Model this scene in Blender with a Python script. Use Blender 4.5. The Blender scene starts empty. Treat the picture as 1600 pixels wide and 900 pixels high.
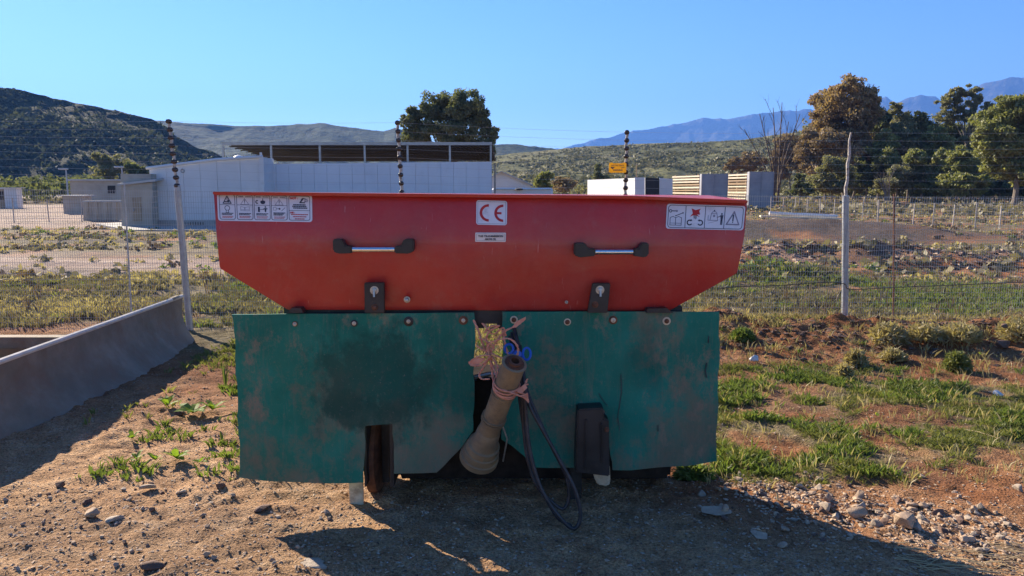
import bpy, math, random
import numpy as np
from mathutils import Vector, Matrix
C = bpy.context.scene.collection
R = math.radians
random.seed(7); rng = np.random.default_rng(7)

# ------------------------------------------------------------ camera, world, sun, exposure
CAM = Vector((0, 0, 1.6)); FPX = 1180.0; PITCH = R(7.5)
cd = bpy.data.cameras.new("camera"); cam = bpy.data.objects.new("camera", cd); C.objects.link(cam)
cam.location = CAM; cam.rotation_euler = (R(90) - PITCH, 0, 0)
cd.sensor_width = 36; cd.lens = 36 * FPX / 1600; cd.clip_start = .05; cd.clip_end = 30000
bpy.context.scene.camera = cam
SUN_AZ, SUN_EL = 43.0, 27.0            # degrees left of straight ahead, above the horizon
w = bpy.data.worlds.new("World"); bpy.context.scene.world = w; w.use_nodes = True
nt = w.node_tree; bg = nt.nodes["Background"]; sk = nt.nodes.new("ShaderNodeTexSky")
sk.sky_type = 'NISHITA'; sk.sun_disc = False; sk.sun_elevation = R(SUN_EL); sk.sun_rotation = R(-SUN_AZ)
sk.air_density = 1.0; sk.dust_density = 0.1; sk.ozone_density = 4.0; sk.altitude = 600
hs0 = nt.nodes.new('ShaderNodeHueSaturation'); hs0.inputs['Saturation'].default_value = 1.22; hs0.inputs['Hue'].default_value = .508; hs0.inputs['Value'].default_value = .84
nt.links.new(sk.outputs[0], hs0.inputs['Color']); nt.links.new(hs0.outputs[0], bg.inputs[0]); bg.inputs[1].default_value = 0.066
sd = bpy.data.lights.new("sun", 'SUN'); so = bpy.data.objects.new("sun", sd); C.objects.link(so)
sd.energy = 5.0; sd.angle = R(.55); sd.color = (1, .87, .68)
sv = Vector((-math.sin(R(SUN_AZ)) * math.cos(R(SUN_EL)), math.cos(R(SUN_AZ)) * math.cos(R(SUN_EL)), math.sin(R(SUN_EL))))
so.rotation_euler = sv.to_track_quat('Z', 'Y').to_euler(); so.location = (-20, 20, 20)
vs = bpy.context.scene.view_settings
vs.view_transform = 'Standard'; vs.look = 'None'; vs.gamma = 1; vs.exposure = 1.75

# ------------------------------------------------------------ measuring helpers
cp, sp_ = math.cos(PITCH), math.sin(PITCH)
def ray(px, py):
    a = (px - 800) / FPX; b = (450 - py) / FPX
    return Vector((a, cp + b * sp_, -sp_ + b * cp))
def F(px, py, Y):                     # the point at distance Y straight ahead
    d = ray(px, py); return CAM + d * (Y / d.y)
def G(px, py, z=0.0):                 # the point on level ground
    d = ray(px, py); return CAM + d * ((z - CAM.z) / d.z)
def RR(px, py, D):                    # the point at horizontal distance D
    d = ray(px, py); return CAM + d * (D / math.hypot(d.x, d.y))

def _h(ix, iy, s):
    n = (ix.astype(np.int64) * 374761393 + iy.astype(np.int64) * 668265263 + s * 974711) & 0x7fffffff
    n = ((n ^ (n >> 13)) * 1274126177) & 0x7fffffff
    return ((n ^ (n >> 16)) & 0xffff) / 65535.0
def vn(x, y, s=0):
    x = np.asarray(x, float); y = np.asarray(y, float)
    ix = np.floor(x); iy = np.floor(y); fx = x - ix; fy = y - iy
    fx = fx * fx * (3 - 2 * fx); fy = fy * fy * (3 - 2 * fy)
    a = _h(ix, iy, s); b = _h(ix + 1, iy, s); c = _h(ix, iy + 1, s); d = _h(ix + 1, iy + 1, s)
    return (a * (1 - fx) + b * fx) * (1 - fy) + (c * (1 - fx) + d * fx) * fy
def fbm(x, y, o=4, s=0):
    t = 0; a = .5; f = 1
    for i in range(o):
        t = t + a * vn(x * f + 17.3 * i, y * f - 9.1 * i, s + i); a *= .5; f *= 2.03
    return t / (1 - .5 ** o)
def sst(a, b, x):
    t = np.clip((np.asarray(x, float) - a) / (b - a), 0, 1); return t * t * (3 - 2 * t)
def gauss(x, y, cx, cy, rx, ry): return np.exp(-(((x - cx) / rx) ** 2 + ((y - cy) / ry) ** 2))

def GH(x, y):                         # the ground's height
    x = np.asarray(x, float); y = np.asarray(y, float)
    r = np.hypot(x, y)
    near = 1 - sst(9, 22, r); mid = 1 - sst(30, 120, r)
    h = (fbm(x * .5, y * .5, 3, 1) - .5) * .06 * mid
    h = h + (fbm(x * 2.6, y * 2.6, 3, 2) - .5) * .045 * near * (1 - .5*gauss(x, y, 0, 3.4, 1.4, 1))
    h = h + (fbm(x * 11, y * 13, 3, 3) - .5) * .042 * near * (.5 + fbm(x * 1.1, y * 1.1, 2, 4))
    h = h + .012 * near * (np.abs(fbm(x * 1.3 + .4 * y, y * 4.5, 4, 14) - .5) * -2 + .3) * (1 - sst(5, 7, y))
    # bank along the fence, rubble ridge and spoil heaps behind it
    bump = sst(1.2, 2.4, x) * np.exp(-((y - 8.0 - .25 * np.sin(x)) / .62) ** 2)
    h = h + bump * (.20 + .26 * (fbm(x * 2.2, y * 3.2, 3, 5) - .4))
    rg = sst(3.2, 5.5, x) * (1 - sst(26, 34, x)) * np.exp(-((y - 16.2 - .8 * np.sin(x * .5)) / 1.5) ** 2)
    h = h + rg * (.25 + .75 * (fbm(x * 1.1, y * 1.3, 4, 6) - .38))
    m = gauss(x, y, 10.4, 25.5, 4.6, 2.2) * .66 + gauss(x, y, 6.2, 25.0, 3.0, 2.4) * .2
    h = h + m * (.85 + .4 * (fbm(x * 1.5, y * 1.5, 3, 8) - .5))
    h = h + .45 * gauss(x, y, 4.5, 13.6, 1.5, .9) * fbm(x * 2, y * 2, 3, 9)
    # low track edges on the left
    tr = (1 - sst(-2.0, 0, x)) * (1 - sst(-30, -24, -np.abs(x)) * 0)
    h = h + tr * .16 * (fbm(x * .35 + 3, y * 1.6, 4, 10) - .5) * sst(10, 12, y) * (1 - sst(34, 40, y))
    h = h + .10 * (fbm(x * .9, y * .9, 3, 11) - .5) * sst(8.5, 10, y) * mid
    return h
def gz(x, y): return float(GH(x, y))
def GG(px, py):                       # where the line of sight meets the uneven ground
    d = ray(px, py); ys = np.linspace(2.0, 40.0, 2400); t = ys / d.y; X = d.x * t; Z = 1.6 + d.z * t
    k = np.argmax(Z <= GH(X, ys)); return Vector((X[k], ys[k], gz(X[k], ys[k])))

# ------------------------------------------------------------ object helpers
def tag(o, label=None, cat=None, group=None, kind=None):
    for k, v in (('label', label), ('category', cat), ('group', group), ('kind', kind)):
        if v: o[k] = v
    return o
def empty(name, loc, label=None, cat=None, group=None):
    o = bpy.data.objects.new(name, None); C.objects.link(o); o.location = loc; o.empty_display_size = .2
    return tag(o, label, cat, group)
def wloc(o):
    v = Vector((0, 0, 0))
    while o is not None: v += o.location; o = o.parent
    return v
def npmesh(name, V, T, mat, parent=None, base=None, smooth=False, n=3):
    """V (k,3) world coordinates, T (m,n) indices"""
    V = np.asarray(V, np.float32).reshape(-1, 3); T = np.asarray(T, np.int32).reshape(-1, n)
    off = Vector(base) if base is not None else (wloc(parent) if parent is not None else Vector((0, 0, 0)))
    V = V - np.array(off, np.float32)
    me = bpy.data.meshes.new(name); me.vertices.add(len(V)); me.vertices.foreach_set('co', V.ravel())
    me.loops.add(T.size); me.loops.foreach_set('vertex_index', T.ravel()); me.polygons.add(len(T))
    me.polygons.foreach_set('loop_start', np.arange(0, T.size, n, dtype=np.int32))
    me.polygons.foreach_set('loop_total', np.full(len(T), n, np.int32))
    me.polygons.foreach_set('use_smooth', np.full(len(T), smooth)); me.update(); me.validate()
    me.materials.append(mat)
    o = bpy.data.objects.new(name, me); C.objects.link(o)
    if parent is not None: o.parent = parent
    elif base is not None: o.location = base
    return o
class MB:
    def __init__(s): s.v = []; s.f = []
    def add(s, vs_, fs):
        k = len(s.v); s.v += [tuple(v) for v in vs_]; s.f += [tuple(i + k for i in f) for f in fs]; return s
    def box(s, c, d, rz=0, ry=0, rx=0, bev=0):
        M = Matrix.Translation(c) @ Matrix.Rotation(rz, 4, 'Z') @ Matrix.Rotation(ry, 4, 'Y') @ Matrix.Rotation(rx, 4, 'X')
        hx, hy, hz = d[0] / 2, d[1] / 2, d[2] / 2
        if bev <= 0:
            P = [(x, y, z) for x in (-hx, hx) for y in (-hy, hy) for z in (-hz, hz)]
            return s.add([M @ Vector(p) for p in P], [(0, 1, 3, 2), (4, 6, 7, 5), (0, 4, 5, 1), (2, 3, 7, 6), (0, 2, 6, 4), (1, 5, 7, 3)])
        b = min(bev, hx * .9, hy * .9, hz * .9); P = []; idx = {}
        for sx in (-1, 1):
            for sy in (-1, 1):
                for sz in (-1, 1):
                    for a, q in enumerate(((hx - b, hy - b, hz), (hx, hy - b, hz - b), (hx - b, hy, hz - b))):
                        idx[(sx, sy, sz, a)] = len(P); P.append((sx * q[0], sy * q[1], sz * q[2]))
        fs = []
        # a: 0 = z face, 1 = x face, 2 = y face
        for sz in (-1, 1): fs.append([idx[(-1, -1, sz, 0)], idx[(1, -1, sz, 0)], idx[(1, 1, sz, 0)], idx[(-1, 1, sz, 0)]])
        for sx in (-1, 1): fs.append([idx[(sx, -1, -1, 1)], idx[(sx, 1, -1, 1)], idx[(sx, 1, 1, 1)], idx[(sx, -1, 1, 1)]])
        for sy in (-1, 1): fs.append([idx[(-1, sy, -1, 2)], idx[(1, sy, -1, 2)], idx[(1, sy, 1, 2)], idx[(-1, sy, 1, 2)]])
        for sx in (-1, 1):
            for sz in (-1, 1): fs.append([idx[(sx, -1, sz, 0)], idx[(sx, 1, sz, 0)], idx[(sx, 1, sz, 1)], idx[(sx, -1, sz, 1)]])
            for sy in (-1, 1): fs.append([idx[(sx, sy, -1, 1)], idx[(sx, sy, 1, 1)], idx[(sx, sy, 1, 2)], idx[(sx, sy, -1, 2)]])
        for sy in (-1, 1):
            for sz in (-1, 1): fs.append([idx[(-1, sy, sz, 0)], idx[(1, sy, sz, 0)], idx[(1, sy, sz, 2)], idx[(-1, sy, sz, 2)]])
        for sx in (-1, 1):
            for sy in (-1, 1):
                for sz in (-1, 1): fs.append([idx[(sx, sy, sz, k)] for k in range(3)])
        return s.add([M @ Vector(p) for p in P], fs)
    def tube(s, pts, r, n=8, cap=True):
        pts = [Vector(p) for p in pts]; rr = r if isinstance(r, (list, tuple)) else [r] * len(pts)
        k = len(s.v); up = None
        for i, p in enumerate(pts):
            t = (pts[min(i + 1, len(pts) - 1)] - pts[max(i - 1, 0)])
            if t.length < 1e-9: t = Vector((0, 0, 1))
            t.normalize()
            if up is None: up = t.orthogonal().normalized()
            else:
                up = up - t * up.dot(t)
                up = up.normalized() if up.length > 1e-6 else t.orthogonal().normalized()
            b = t.cross(up)
            for j in range(n):
                a = 2 * math.pi * j / n; s.v.append(tuple(p + (up * math.cos(a) + b * math.sin(a)) * rr[i]))
        for i in range(len(pts) - 1):
            for j in range(n):
                a = k + i * n + j; b2 = k + i * n + (j + 1) % n; s.f.append((a, b2, b2 + n, a + n))
        if cap:
            s.f.append(tuple(k + j for j in range(n))[::-1]); s.f.append(tuple(k + (len(pts) - 1) * n + j for j in range(n)))
        return s
    def lathe(s, o, ax, prof, n=16):       # prof: (distance along the axis, radius)
        o = Vector(o); ax = Vector(ax).normalized(); u = ax.orthogonal().normalized(); b = ax.cross(u); k = len(s.v)
        for d, r in prof:
            for j in range(n):
                a = 2 * math.pi * j / n; s.v.append(tuple(o + ax * d + (u * math.cos(a) + b * math.sin(a)) * r))
        for i in range(len(prof) - 1):
            for j in range(n):
                a = k + i * n + j; c = k + i * n + (j + 1) % n; s.f.append((a, c, c + n, a + n))
        s.f.append(tuple(k + j for j in range(n))[::-1]); s.f.append(tuple(k + (len(prof) - 1) * n + j for j in range(n)))
        return s
    def prism(s, poly, d):                 # poly: list of points, d: offset vector
        n = len(poly); d = Vector(d); k = len(s.v)
        s.v += [tuple(p) for p in poly] + [tuple(Vector(p) + d) for p in poly]
        s.f.append(tuple(k + i for i in range(n))); s.f.append(tuple(k + n + i for i in range(n))[::-1])
        for i in range(n): s.f.append((k + i, k + n + i, k + n + (i + 1) % n, k + (i + 1) % n))
        return s
    def build(s, name, mat, parent=None, base=None, smooth=False, bevel=0, **kw):
        off = Vector(base) if base is not None else (wloc(parent) if parent is not None else Vector((0, 0, 0)))
        me = bpy.data.meshes.new(name); me.from_pydata([tuple(Vector(v) - off) for v in s.v], [], s.f); me.validate(); me.update()
        import bmesh
        bm = bmesh.new(); bm.from_mesh(me); bmesh.ops.recalc_face_normals(bm, faces=bm.faces)
        if bevel:
            ed = [e for e in bm.edges if len(e.link_faces) == 2 and e.calc_face_angle(0) > R(25)]
            bmesh.ops.bevel(bm, geom=ed, offset=bevel, segments=2, affect='EDGES', clamp_overlap=True)
        bm.to_mesh(me); bm.free()
        if smooth:
            me.polygons.foreach_set('use_smooth', [True] * len(me.polygons))
            try: me.set_sharp_from_angle(angle=R(40))
            except Exception: pass
        me.materials.append(mat)
        o = bpy.data.objects.new(name, me); C.objects.link(o)
        if parent is not None: o.parent = parent
        elif base is not None: o.location = base
        return tag(o, **kw)
def copy_tree(o, parent=None):
    c = o.copy(); C.objects.link(c); c.parent = parent
    for ch in list(o.children): copy_tree(ch, c)
    return c
def smooth_path(pts, k=6):                 # Catmull-Rom
    P = [Vector(p) for p in pts]; P = [P[0] * 2 - P[1]] + P + [P[-1] * 2 - P[-2]]; out = []
    for i in range(1, len(P) - 2):
        for j in range(k):
            t = j / k; a, b, c, d = P[i - 1], P[i], P[i + 1], P[i + 2]
            out.append(.5 * ((2 * b) + (c - a) * t + (2 * a - 5 * b + 4 * c - d) * t * t + (3 * b - a - 3 * c + d) * t ** 3))
    out.append(P[-2]); return out

# ------------------------------------------------------------ materials
def sr(r, g, b):
    f = lambda c: (c / 255 / 12.92) if c / 255 <= .04045 else ((c / 255 + .055) / 1.055) ** 2.4
    return (f(r), f(g), f(b), 1)
def N(nt, t, **k):
    n = nt.nodes.new(t)
    for a, b in k.items():
        if a in n.inputs: n.inputs[a].default_value = b
        else: setattr(n, a, b)
    return n
def ramp(nt, src, stops):
    r = nt.nodes.new('ShaderNodeValToRGB'); e = r.color_ramp.elements
    while len(e) < len(stops): e.new(.5)
    for i, (p, c) in enumerate(stops): e[i].position = p; e[i].color = c if len(c) == 4 else (*c, 1)
    nt.links.new(src, r.inputs[0]); return r.outputs[0]
def mixc(nt, f, a, b, mode='MIX'):
    m = nt.nodes.new('ShaderNodeMix'); m.data_type = 'RGBA'; m.blend_type = mode
    for v, i in ((f, 0), (a, 6), (b, 7)):
        if isinstance(v, (int, float, tuple)): m.inputs[i].default_value = v
        else: nt.links.new(v, m.inputs[i])
    return m.outputs[2]
def noise(nt, scale, detail=6, rough=.6, co=None, stretch=None, dist=0):
    n = N(nt, 'ShaderNodeTexNoise', Scale=scale, Detail=detail, Roughness=rough, Distortion=dist)
    if co is None:
        g = nt.nodes.new('ShaderNodeNewGeometry'); co = g.outputs['Position']
    if stretch:
        m = nt.nodes.new('ShaderNodeMapping'); m.inputs['Scale'].default_value = stretch; nt.links.new(co, m.inputs[0]); co = m.outputs[0]
    nt.links.new(co, n.inputs['Vector']); return n.outputs['Fac']
def mat(name, c1, c2=None, scale=8, rough=.6, metal=0, bump=0, bscale=None, lo=.35, hi=.65, stretch=None, dirt=None, coat=0, spec=.5, detail=6):
    m = bpy.data.materials.new(name); m.use_nodes = True; nt = m.node_tree; b = nt.nodes['Principled BSDF']
    b.inputs['Roughness'].default_value = rough; b.inputs['Metallic'].default_value = metal
    b.inputs['Specular IOR Level'].default_value = spec; b.inputs['Coat Weight'].default_value = coat
    c1 = tuple(c1) + ((1,) if len(c1) == 3 else ())
    col = None
    if c2 is not None:
        c2 = tuple(c2) + ((1,) if len(c2) == 3 else ())
        col = ramp(nt, noise(nt, scale, detail, stretch=stretch), [(lo, c1), (hi, c2)])
    if dirt:                           # dirt: (colour, scale, low, high)
        f = ramp(nt, noise(nt, dirt[1], 8, .7), [(dirt[2], (0, 0, 0)), (dirt[3], (1, 1, 1))])
        col = mixc(nt, f, col if col is not None else c1, tuple(dirt[0][:3]) + (1,))
    if col is None: b.inputs['Base Color'].default_value = c1
    else: nt.links.new(col, b.inputs['Base Color'])
    if bump:
        bn = N(nt, 'ShaderNodeBump', Strength=bump, Distance=.02 if (bscale or scale) > 20 else .1)
        nt.links.new(noise(nt, bscale or scale * 4, 8, .65, stretch=stretch), bn.inputs['Height']); nt.links.new(bn.outputs[0], b.inputs['Normal'])
    return m
def leafmat(name, c1, c2, scale=1.5, trans=.35, rough=.6, c3=None):
    m = bpy.data.materials.new(name); m.use_nodes = True; nt = m.node_tree; nt.nodes.remove(nt.nodes['Principled BSDF'])
    out = nt.nodes['Material Output']; c1 = (*c1[:3], 1); c2 = (*c2[:3], 1)
    st = [(.3, c1), (.7, c2)]
    if c3: st = [(.25, c1), (.55, c2), (.8, (*c3[:3], 1))]
    col = ramp(nt, noise(nt, scale, 7, .75), st)
    d = N(nt, 'ShaderNodeBsdfDiffuse'); t = N(nt, 'ShaderNodeBsdfTranslucent'); g = N(nt, 'ShaderNodeBsdfGlossy', Roughness=rough)
    tc = mixc(nt, 1.0, col, (1.0, 1.0, .55, 1), 'MULTIPLY')
    nt.links.new(col, d.inputs[0]); nt.links.new(tc, t.inputs[0])
    s = nt.nodes.new('ShaderNodeMixShader'); s.inputs[0].default_value = trans
    nt.links.new(d.outputs[0], s.inputs[1]); nt.links.new(t.outputs[0], s.inputs[2])
    s2 = nt.nodes.new('ShaderNodeMixShader'); s2.inputs[0].default_value = .04
    nt.links.new(s.outputs[0], s2.inputs[1]); nt.links.new(g.outputs[0], s2.inputs[2]); nt.links.new(s2.outputs[0], out.inputs[0])
    return m
M = {}
M['bush'] = leafmat('scrub_leaf', (.035, .045, .016), (.13, .12, .055), .8, .25)

# ------------------------------------------------------------ ground (one sheet to the horizon)
def axis(lo, dn0, dn1, hi, step, g):
    a = list(np.arange(dn0, dn1 + 1e-6, step)); s = step; v = dn1
    while v < hi: s = s * g; v += s; a.append(v)
    s = step; v = dn0; b = []
    while v > lo: s = s * g; v -= s; b.append(v)
    return np.array(b[::-1] + a)
gx = axis(-8200, -4.2, 4.2, 8200, .021, 1.03); gy = axis(-600, 2.2, 8.9, 8200, .021, 1.022)
XX, YY = np.meshgrid(gx, gy); nxx, nyy = len(gx), len(gy)
ZZ = GH(XX, YY)
V = np.stack([XX.ravel(), YY.ravel(), ZZ.ravel()], 1)
ii = (np.arange(nyy - 1)[:, None] * nxx + np.arange(nxx - 1)[None]).ravel()
gm = bpy.data.materials.new('soil'); gm.use_nodes = True; nt = gm.node_tree; b = nt.nodes['Principled BSDF']
b.inputs['Roughness'].default_value = .95; b.inputs['Specular IOR Level'].default_value = .15
at = lambda n: N(nt, 'ShaderNodeAttribute', attribute_name=n).outputs['Fac']
tan = ramp(nt, noise(nt, 5, 10, .75), [(.3, (.28, .15, .078)), (.5, (.48, .285, .15)), (.7, (.64, .43, .255))])
speck = ramp(nt, noise(nt, 60, 4, .8), [(.36, (.42, .38, .35)), (.5, (1, 1, 1)), (.64, (1.35, 1.32, 1.28))])
tan = mixc(nt, .8, tan, speck, 'MULTIPLY')
red = ramp(nt, noise(nt, 3.5, 9, .7), [(.3, (.16, .062, .026)), (.55, (.30, .128, .056)), (.75, (.42, .22, .11))])
red = mixc(nt, .6, red, speck, 'MULTIPLY')
grn = ramp(nt, noise(nt, 2.2, 9, .75), [(.3, (.12, .08, .045)), (.5, (.18, .14, .07)), (.7, (.28, .22, .13))])
pale = ramp(nt, noise(nt, 1.3, 8, .7, stretch=(.3, 2, 1)), [(.3, (.26, .17, .13)), (.5, (.38, .27, .21)), (.7, (.52, .41, .32))])
drk = ramp(nt, noise(nt, 4, 8, .7), [(.3, (.05, .04, .034)), (.7, (.13, .10, .08))])
c = mixc(nt, at('red'), tan, red); c = mixc(nt, at('grass'), c, grn); c = mixc(nt, at('pale'), c, pale); c = mixc(nt, at('dark'), c, drk)
nt.links.new(c, b.inputs['Base Color'])
bn = N(nt, 'ShaderNodeBump', Strength=1, Distance=.022); bn2 = N(nt, 'ShaderNodeBump', Strength=.8, Distance=.08)
nt.links.new(noise(nt, 45, 8, .75), bn.inputs['Height']); nt.links.new(noise(nt, 5, 6, .6), bn2.inputs['Height'])
bn3 = N(nt, 'ShaderNodeBump', Strength=1, Distance=.008); vo = N(nt, 'ShaderNodeTexVoronoi', Scale=75.0); ge_ = nt.nodes.new('ShaderNodeNewGeometry'); nt.links.new(ge_.outputs['Position'], vo.inputs['Vector']); nt.links.new(vo.outputs['Distance'], bn3.inputs['Height'])
nt.links.new(bn2.outputs[0], bn.inputs['Normal']); nt.links.new(bn.outputs[0], bn3.inputs['Normal']); nt.links.new(bn3.outputs[0], b.inputs['Normal'])
M['soil'] = gm
ground = npmesh('ground', V, np.stack([ii, ii + 1, ii + nxx + 1, ii + nxx], 1), gm, smooth=True, n=4); tag(ground, kind='structure')
def green_mask(x, y):
    g = sst(.47, .6, fbm(x * .55, y * .8, 4, 21))
    nr = sst(1.0, 1.5, x) * sst(3.7, 4.3, y) * (1 - sst(6.3, 7.0, y)) * sst(.38, .55, fbm(x * 1.4, y * 1.9, 4, 22))
    nr2 = (1 - sst(-1.2, -.9, x)) * sst(6.6, 7.5, y) * sst(.4, .55, fbm(x, y, 4, 24))
    strip = sst(8.6, 9.2, y) * (1 - sst(12, 13.5, y)) * sst(.25, .5, fbm(x * .7, y * 1.2, 4, 23))
    far = sst(18, 20, y) * g
    return np.clip(nr + nr2 + strip + far, 0, 1)
def red_mask(x, y):
    r = sst(.3, 1.3, x + .45 * (y - 3.6) + .5 * (fbm(x, y, 3, 30) - .5)) * sst(3.0, 4.0, y + .12 * x)
    l = (1 - sst(-1.6, -1.1, x)) * sst(4.3, 5.6, y) * .5
    l2 = .8 * sst(5.3, 6.2, y)
    return np.clip(r + l + l2, 0, 1) * (1 - .35 * sst(.4, .7, fbm(x * 2, y * 2, 3, 31)))
def pale_mask(x, y):
    a = (1 - sst(-1, 1, x)) * sst(12.6, 13.6, y + .5 * np.sin(x)) * (1 - sst(17, 20, y)) * (.55 + .45 * sst(.4, .6, fbm(x * .3, y * 1.5, 3, 33)))
    b_ = (1 - sst(-6, -4, x)) * sst(29, 33, y) * (1 - sst(70, 80, y)) * .9
    c_ = .6 * sst(14.5, 15.5, y) * sst(3, 5, x) * (1 - sst(17, 18.5, y)) * sst(.42, .6, fbm(x * .9, y * .9, 3, 34))
    return np.clip(a + b_ + c_, 0, 1)
def dark_mask(x, y):
    m = gauss(x, y, 9.4, 24.6, 5.5, 3.4) * 1.5 * sst(.25, .5, fbm(x * .7, y * .7, 3, 35))
    f = sst(.54, .68, fbm(x * .3, y * .7, 4, 36)) * sst(9, 12, y) * .6
    n_ = .3 * sst(.54, .7, fbm(x * .9 + 5, y * 1.2, 4, 37)) * (1 - sst(5, 7, y))
    return np.clip(m + f + n_, 0, .9)
for nm, fn in (('red', red_mask), ('grass', green_mask), ('pale', pale_mask), ('dark', dark_mask)):
    a = ground.data.attributes.new(nm, 'FLOAT', 'POINT'); a.data.foreach_set('value', fn(XX.ravel(), YY.ravel()).astype(np.float32))

# ------------------------------------------------------------ hills and mountains
def skyline(pts, D, az0=None, az1=None, n=400):
    A = []; E = []
    for px, py in pts:
        d = ray(px, py); A.append(math.atan2(d.x, d.y)); E.append(math.atan2(d.z, math.hypot(d.x, d.y)))
    az = np.linspace(A[0], A[-1], n); return az, np.interp(az, A, E)
def hill(name, pts, D0, D1, relief, rs, m, nj=90, seed=0, jag=0.0, gully=0.0, prof=1.0, n=500, label=None):
    az, el = skyline(pts, D1, n=n)
    t = np.concatenate([np.linspace(0, 1, nj), 1 + np.linspace(.03, .6, 14)])
    Hh = CAM.z + D1 * np.tan(el)
    AZ, T = np.meshgrid(az, t); HH = np.meshgrid(Hh, t)[0]
    r = D0 + (D1 - D0) * T
    X = r * np.sin(AZ); Y = r * np.cos(AZ)
    p = np.where(T <= 1, np.clip(T, 0, 1) ** prof, 1 - (T - 1) * .9)
    env = np.where(T <= 1, (4 * T * (1 - T)) ** .6, .3)
    nz = fbm(X / rs, Y / rs, 5, seed + 50) - .5
    ridge = np.abs(fbm(AZ * D1 / (rs * .6) + nz * .8, T * 1.3, 4, seed + 60) - .5) * 2
    Z = HH * p + relief * nz * env * 2 - gully * (1 - ridge) * env + jag * (fbm(X / (rs * .08), Y / (rs * .08), 3, seed + 70) - .5)
    # keep the slope below the ridge line
    lim = CAM.z + r * np.tan(np.meshgrid(el, t)[0]) - .002 * D1 * (1 - np.clip(T, 0, 1)) * 2
    Z = np.where(T < 1, np.minimum(Z, lim), Z)
    Z = np.where(T > 1, np.minimum(Z, HH + (0 * T)), Z)
    na = len(az); V = np.stack([X.ravel(), Y.ravel(), Z.ravel() - .5 * (T.ravel() < .01)], 1)
    k = (np.arange(len(t) - 1)[:, None] * na + np.arange(na - 1)[None]).ravel()
    o = npmesh(name, V, np.stack([k, k + 1, k + na + 1, k + na], 1), m, smooth=True, n=4); tag(o, kind='structure')
    return X, Y, Z, T
def scrubmat(name, stops, s1, s2, bs, bd):
    m = bpy.data.materials.new(name); m.use_nodes = True; nt = m.node_tree; b = nt.nodes['Principled BSDF']
    b.inputs['Roughness'].default_value = .95; b.inputs['Specular IOR Level'].default_value = .1
    c = ramp(nt, noise(nt, s1, 8, .7), stops)
    c2 = ramp(nt, noise(nt, s2, 3, .6), [(.38, (.45, .5, .45)), (.52, (1, 1, 1)), (.7, (1.35, 1.3, 1.15))])
    nt.links.new(mixc(nt, .9, c, c2, 'MULTIPLY'), b.inputs['Base Color'])
    bn = N(nt, 'ShaderNodeBump', Strength=1, Distance=bd); nt.links.new(noise(nt, bs, 5, .7), bn.inputs['Height']); nt.links.new(bn.outputs[0], b.inputs['Normal'])
    return m
M['hill_dark'] = scrubmat('hill_scrub_dark', [(.3, (.025, .032, .018)), (.55, (.038, .044, .024)), (.75, (.06, .06, .034))], .03, .25, .4, 2)
M['hill_far'] = scrubmat('hill_scrub_far', [(.3, (.025, .04, .02)), (.55, (.042, .058, .03)), (.75, (.075, .08, .045))], .012, .08, .1, 5)
M['hill_mid'] = scrubmat('hill_scrub_mid', [(.3, (.08, .085, .035)), (.5, (.14, .135, .06)), (.72, (.24, .20, .11))], .02, .22, .3, 1.5)
M['mountain'] = scrubmat('mountain_rock', [(.3, (.035, .035, .03)), (.7, (.10, .09, .075))], .002, .01, .01, 40)
L1 = [(-420, 118), (-200, 112), (-60, 128), (0, 137), (30, 140), (70, 150), (120, 160), (170, 170), (205, 178), (235, 186), (252, 195), (275, 212), (300, 228), (330, 236), (350, 246), (380, 262), (420, 285), (470, 300)]
hl = hill('hill', L1, 225, 330, 6, 50, M['hill_dark'], seed=1, jag=1.2, gully=3)
L2 = [(120, 180), (200, 183), (245, 188), (300, 193), (360, 196), (420, 197), (470, 194), (500, 192), (540, 198), (575, 203), (600, 205), (617, 199), (640, 208), (680, 222), (740, 240), (830, 268)]
hf = hill('hill', L2, 500, 1100, 26, 160, M['hill_far'], seed=2, jag=2, gully=20)
L3 = [(660, 236), (730, 229), (780, 225), (812, 226), (862, 232), (930, 252), (1000, 270), (1060, 290)]
hg = hill('hill', L3, 420, 900, 14, 120, M['hill_far'], seed=7, jag=2, gully=10)
L4 = [(690, 262), (760, 246), (800, 240), (860, 234), (920, 229), (980, 226), (1040, 223), (1100, 222), (1160, 218), (1200, 213), (1240, 206), (1300, 198), (1360, 200), (1450, 210), (1560, 215), (1750, 205), (1950, 215)]
hm = hill('hill', L4, 150, 420, 5, 60, M['hill_mid'], seed=3, jag=.8, gully=4, prof=1.15)
L5 = [(820, 240), (888, 230), (930, 218), (955, 214), (990, 204), (1030, 199), (1050, 195), (1075, 191), (1098, 183), (1130, 186), (1155, 183), (1180, 178), (1210, 175), (1240, 173), (1265, 171), (1290, 178), (1330, 168), (1370, 152), (1385, 151), (1400, 160), (1407, 158), (1420, 152), (1440, 149), (1462, 152), (1480, 165), (1510, 140), (1540, 130), (1570, 123), (1600, 121), (1640, 118), (1700, 130), (1800, 112), (1900, 130), (2050, 150)]
hm5 = hill('mountain', L5, 3000, 6000, 160, 700, M['mountain'], nj=110, seed=4, jag=22, gully=480, prof=1.5, n=700)

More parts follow.
